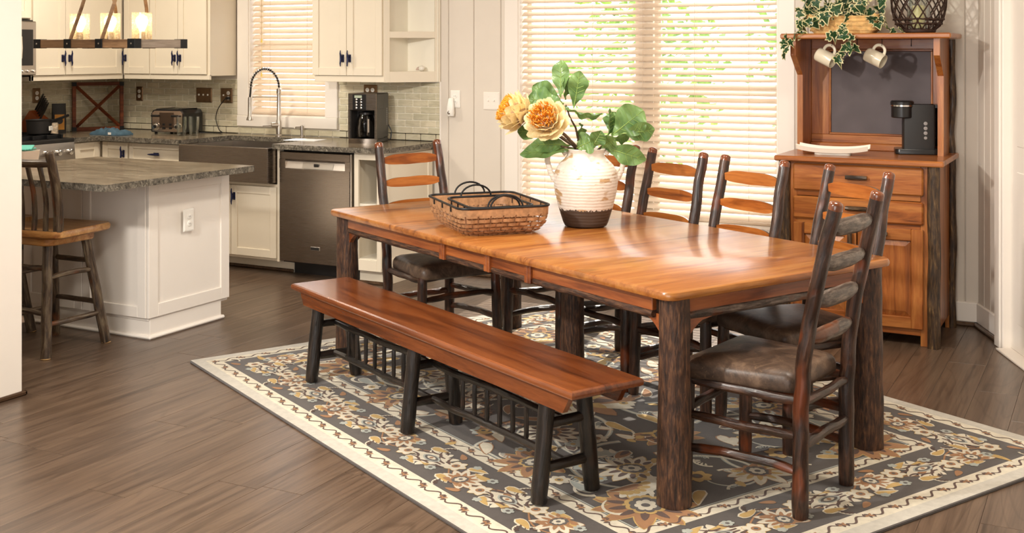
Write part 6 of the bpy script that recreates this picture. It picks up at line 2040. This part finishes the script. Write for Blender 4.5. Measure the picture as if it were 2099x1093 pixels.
for k in range(4):
    m = MB(); m.M = Matrix.Translation((.045, -.0645, .175 - k * .027)) @ Matrix.Rotation(pi / 2, 4, 'X'); m.lathe([(.0105 if k < 3 else .009, 0), (.0105 if k < 3 else .009, .002), (.008, .0028)], 16); m.build('button', plain('grey_button', (.28, .26, .25), .4), t)
m = MB(); o = rrect(.028, .05, .012, 3, cx=.112, cy=.02); m.loft([ring3(o, .03), ring3(o, .262)]); m.build('water_tank', M['smoke'], t, smooth=.5)
m = MB(); o = rrect(.030, .052, .012, 3, cx=.112, cy=.02); m.loft([ring3(o, .262), ring3(o, .28)]); m.build('tank_lid', M['black'], t, smooth=.5)
# lantern
pl2 = aty(1883, 50, 6.86)
t = thing('wicker_lantern', 'dark woven willow lantern on top of the hutch', 'lantern', (pl2.x, 6.86, 1.6785))
def lr(z): return .098 + .052 * sin(pi * min(1, (z + .01) / .36)) ** .7
wk = plain('dark_willow', lin((56, 36, 26)), .6, var=.35, scale=60)
m = MB(); m.lathe([(.080, 0), (.092, .006), (.094, .02), (.088, .024), (.04, .024)], 24); m.build('base_ring', wk, t)
H0, H1 = .018, .36
def spoke(a0, tw, parent_):
    pts = []
    for i in range(17):
        u = i / 16; z = H0 + (H1 - H0) * u; a = a0 + tw * u
        r = .088 + .060 * sin(pi * u) ** .55
        pts.append((r * cos(a), r * sin(a), z))
    mm = MB(); mm.tube(pts, .0042, 5); mm.build('willow_rod', wk, parent_)
for i in range(15):
    for tw in (1.5, -1.5):
        spoke(2 * pi * i / 15, tw, t)
for z, r in ((.05, .124), (.075, .135)):
    mm = MB(); mm.tube([(r * cos(2 * pi * k / 30), r * sin(2 * pi * k / 30), z + .004 * (k % 2)) for k in range(30)], .005, 5, closed=True); mm.build('woven_hoop', wk, t)
mm = MB(); mm.tube([(.09 * cos(2 * pi * k / 30), .09 * sin(2 * pi * k / 30), H1) for k in range(30)], .009, 6, closed=True); mm.build('top_hoop', wk, t)
m = MB(); m.lathe([(.062, .026), (.062, .27), (.060, .27), (.060, .03), (.01, .028)], 24, cap0=False, cap1=False); m.build('glass_cylinder', M['glass'], t)
m = MB(); m.lathe([(.034, .028), (.034, .15), (.030, .155), (.002, .152)], 20); m.build('candle', plain('cream_candle', lin((226, 214, 160)), .5), t)

# ivy planter
pi0 = aty(1732, 62, 6.84)
straw = plain('woven_straw', lin((222, 180, 116)), .7, var=.25, scale=30, bmp=.9, bscale=120)
iv = thing('ivy_planter', 'straw planter of variegated trailing ivy on top of the hutch', 'plant', (pi0.x, 6.84, 1.6785))
m = MB(); N = 8
def po(k, wave, a=.195, b=.095):
    o = rrect(a * k, b * k, .03, N)
    return o
def rag(o, z, amp): return [(x, y, z + amp * sin(i * 1.1)) for i, (x, y) in enumerate(o)]
m.loft([ring3(po(.84, 0), 0.0), ring3(po(.90, 0), .015), ring3(po(.97, 0), .06), rag(po(1.03, 0), .105, .006), rag(po(.99, 0), .105, .006), ring3(po(.86, 0), .03)]); m.build('straw_basket', straw, iv, smooth=.6)
for z in (.02, .045, .07, .09):
    k = .90 + z * 1.35
    mm = MB(); mm.tube([(x * 1.005, y * 1.005, z + .002 * sin(i * 2.2)) for i, (x, y) in enumerate(po(k, 0))], .0055, 5, closed=True); mm.build('coil', straw, iv)
# ivy leaf
def ivy_mb():
    lob = [(0, -.12), (.14, -.32), (.36, -.36), (.52, -.24), (.42, -.04), (.56, .10), (.62, .26), (.36, .30), (.26, .50), (.14, .76), (0, .98)]
    out = lob + [(-x, y) for x, y in lob[-2:0:-1]]
    inn = [(x * .80, .10 + (y - .10) * .80) for x, y in out]
    n = len(out)
    def zz(x, y): return .10 * abs(x) - .12 * y * y + .05 * sin(x * 9)
    m = MB()
    m.add([(x, y, zz(x, y)) for x, y in out] + [(x, y, zz(x, y) + .012) for x, y in inn] + [(0, .12, .012)],
          [(i, (i + 1) % n, n + (i + 1) % n, n + i) for i in range(n)] + [(n + i, n + (i + 1) % n, 2 * n) for i in range(n)], [1] * n + [0] * n)
    return m
ivl = None
random.seed(33)
def ivy_leaf(p, size, up=None, face=None):
    global ivl
    if ivl is None:
        ivl = ivy_mb().build('leaf', [M['ivy'], M['ivy_edge']], iv, smooth=0); o = ivl
    else:
        o = piece(ivl, iv)
    N0 = (face or (-CAMF + Vector((random.gauss(0, .65), random.gauss(0, .5), random.gauss(.3, .55))))).normalized()
    Yd = (up or Vector((random.gauss(0, .8), random.gauss(0, .3), random.gauss(-.5, .6)))).normalized()
    Yd = (Yd - N0 * Yd.dot(N0)).normalized(); Xd = Yd.cross(N0)
    o.matrix_local = Matrix.Translation(p - iv.location) @ Matrix((Xd, Yd, N0)).transposed().to_4x4() @ Matrix.Diagonal((size, size, size, 1))
def I(px, py, y): return aty(px, py, y)
# dense crown
for k in range(120):
    px = 1732 + random.gauss(0, 42); py = 34 - abs(random.gauss(0, 34)) + random.uniform(0, 24)
    px = max(1655, min(1808, px))
    yy = random.uniform(6.73, 6.95)
    q = I(px, py, yy)
    if q.z < 1.765: q.z = 1.765 + random.uniform(-.012, .04)
    ivy_leaf(q, random.uniform(.048, .072))
# trailing strands (pixel path, distance from wall)
strands = [([(1680, 40), (1650, 50), (1630, 70), (1612, 78), (1606, 95)], 6.66), ([(1690, 30), (1665, 22), (1640, 20), (1640, 45), (1645, 68)], 6.70), ([(1715, 50), (1725, 62), (1742, 80), (1733, 98), (1716, 118)], 6.62),
           ([(1740, 50), (1722, 66), (1704, 76)], 6.63), ([(1780, 40), (1800, 50), (1822, 58), (1848, 62)], 6.72), ([(1650, 66), (1620, 86), (1612, 104), (1607, 112)], 6.64), ([(1735, 70), (1752, 96), (1740, 100)], 6.62), ([(1700, 40), (1690, 46), (1683, 30)], 6.70)]
for pth, yy in strands:
    P = [I(px, py, yy) for px, py in pth]
    mm = MB(); mm.tube(P, .0017, 5); mm.build('vine', M['greenstem'], iv, world=True)
    for i, p in enumerate(P[1:]):
        ivy_leaf(p + Vector((0, -.012, 0)), random.uniform(.046, .060))
        if random.random() < .5:
            q = p.lerp(P[i], .5); ivy_leaf(q + Vector((random.uniform(-.015, .015), -.006, random.uniform(-.015, .015))), random.uniform(.034, .048))
for px, py in ((1716, 122), (1746, 100), (1708, 70), (1733, 72), (1690, 32), (1667, 45), (1712, 22), (1768, 20), (1788, 36), (1640, 52)):
    ivy_leaf(I(px, py, 6.60 if py > 60 else 6.68), .066)
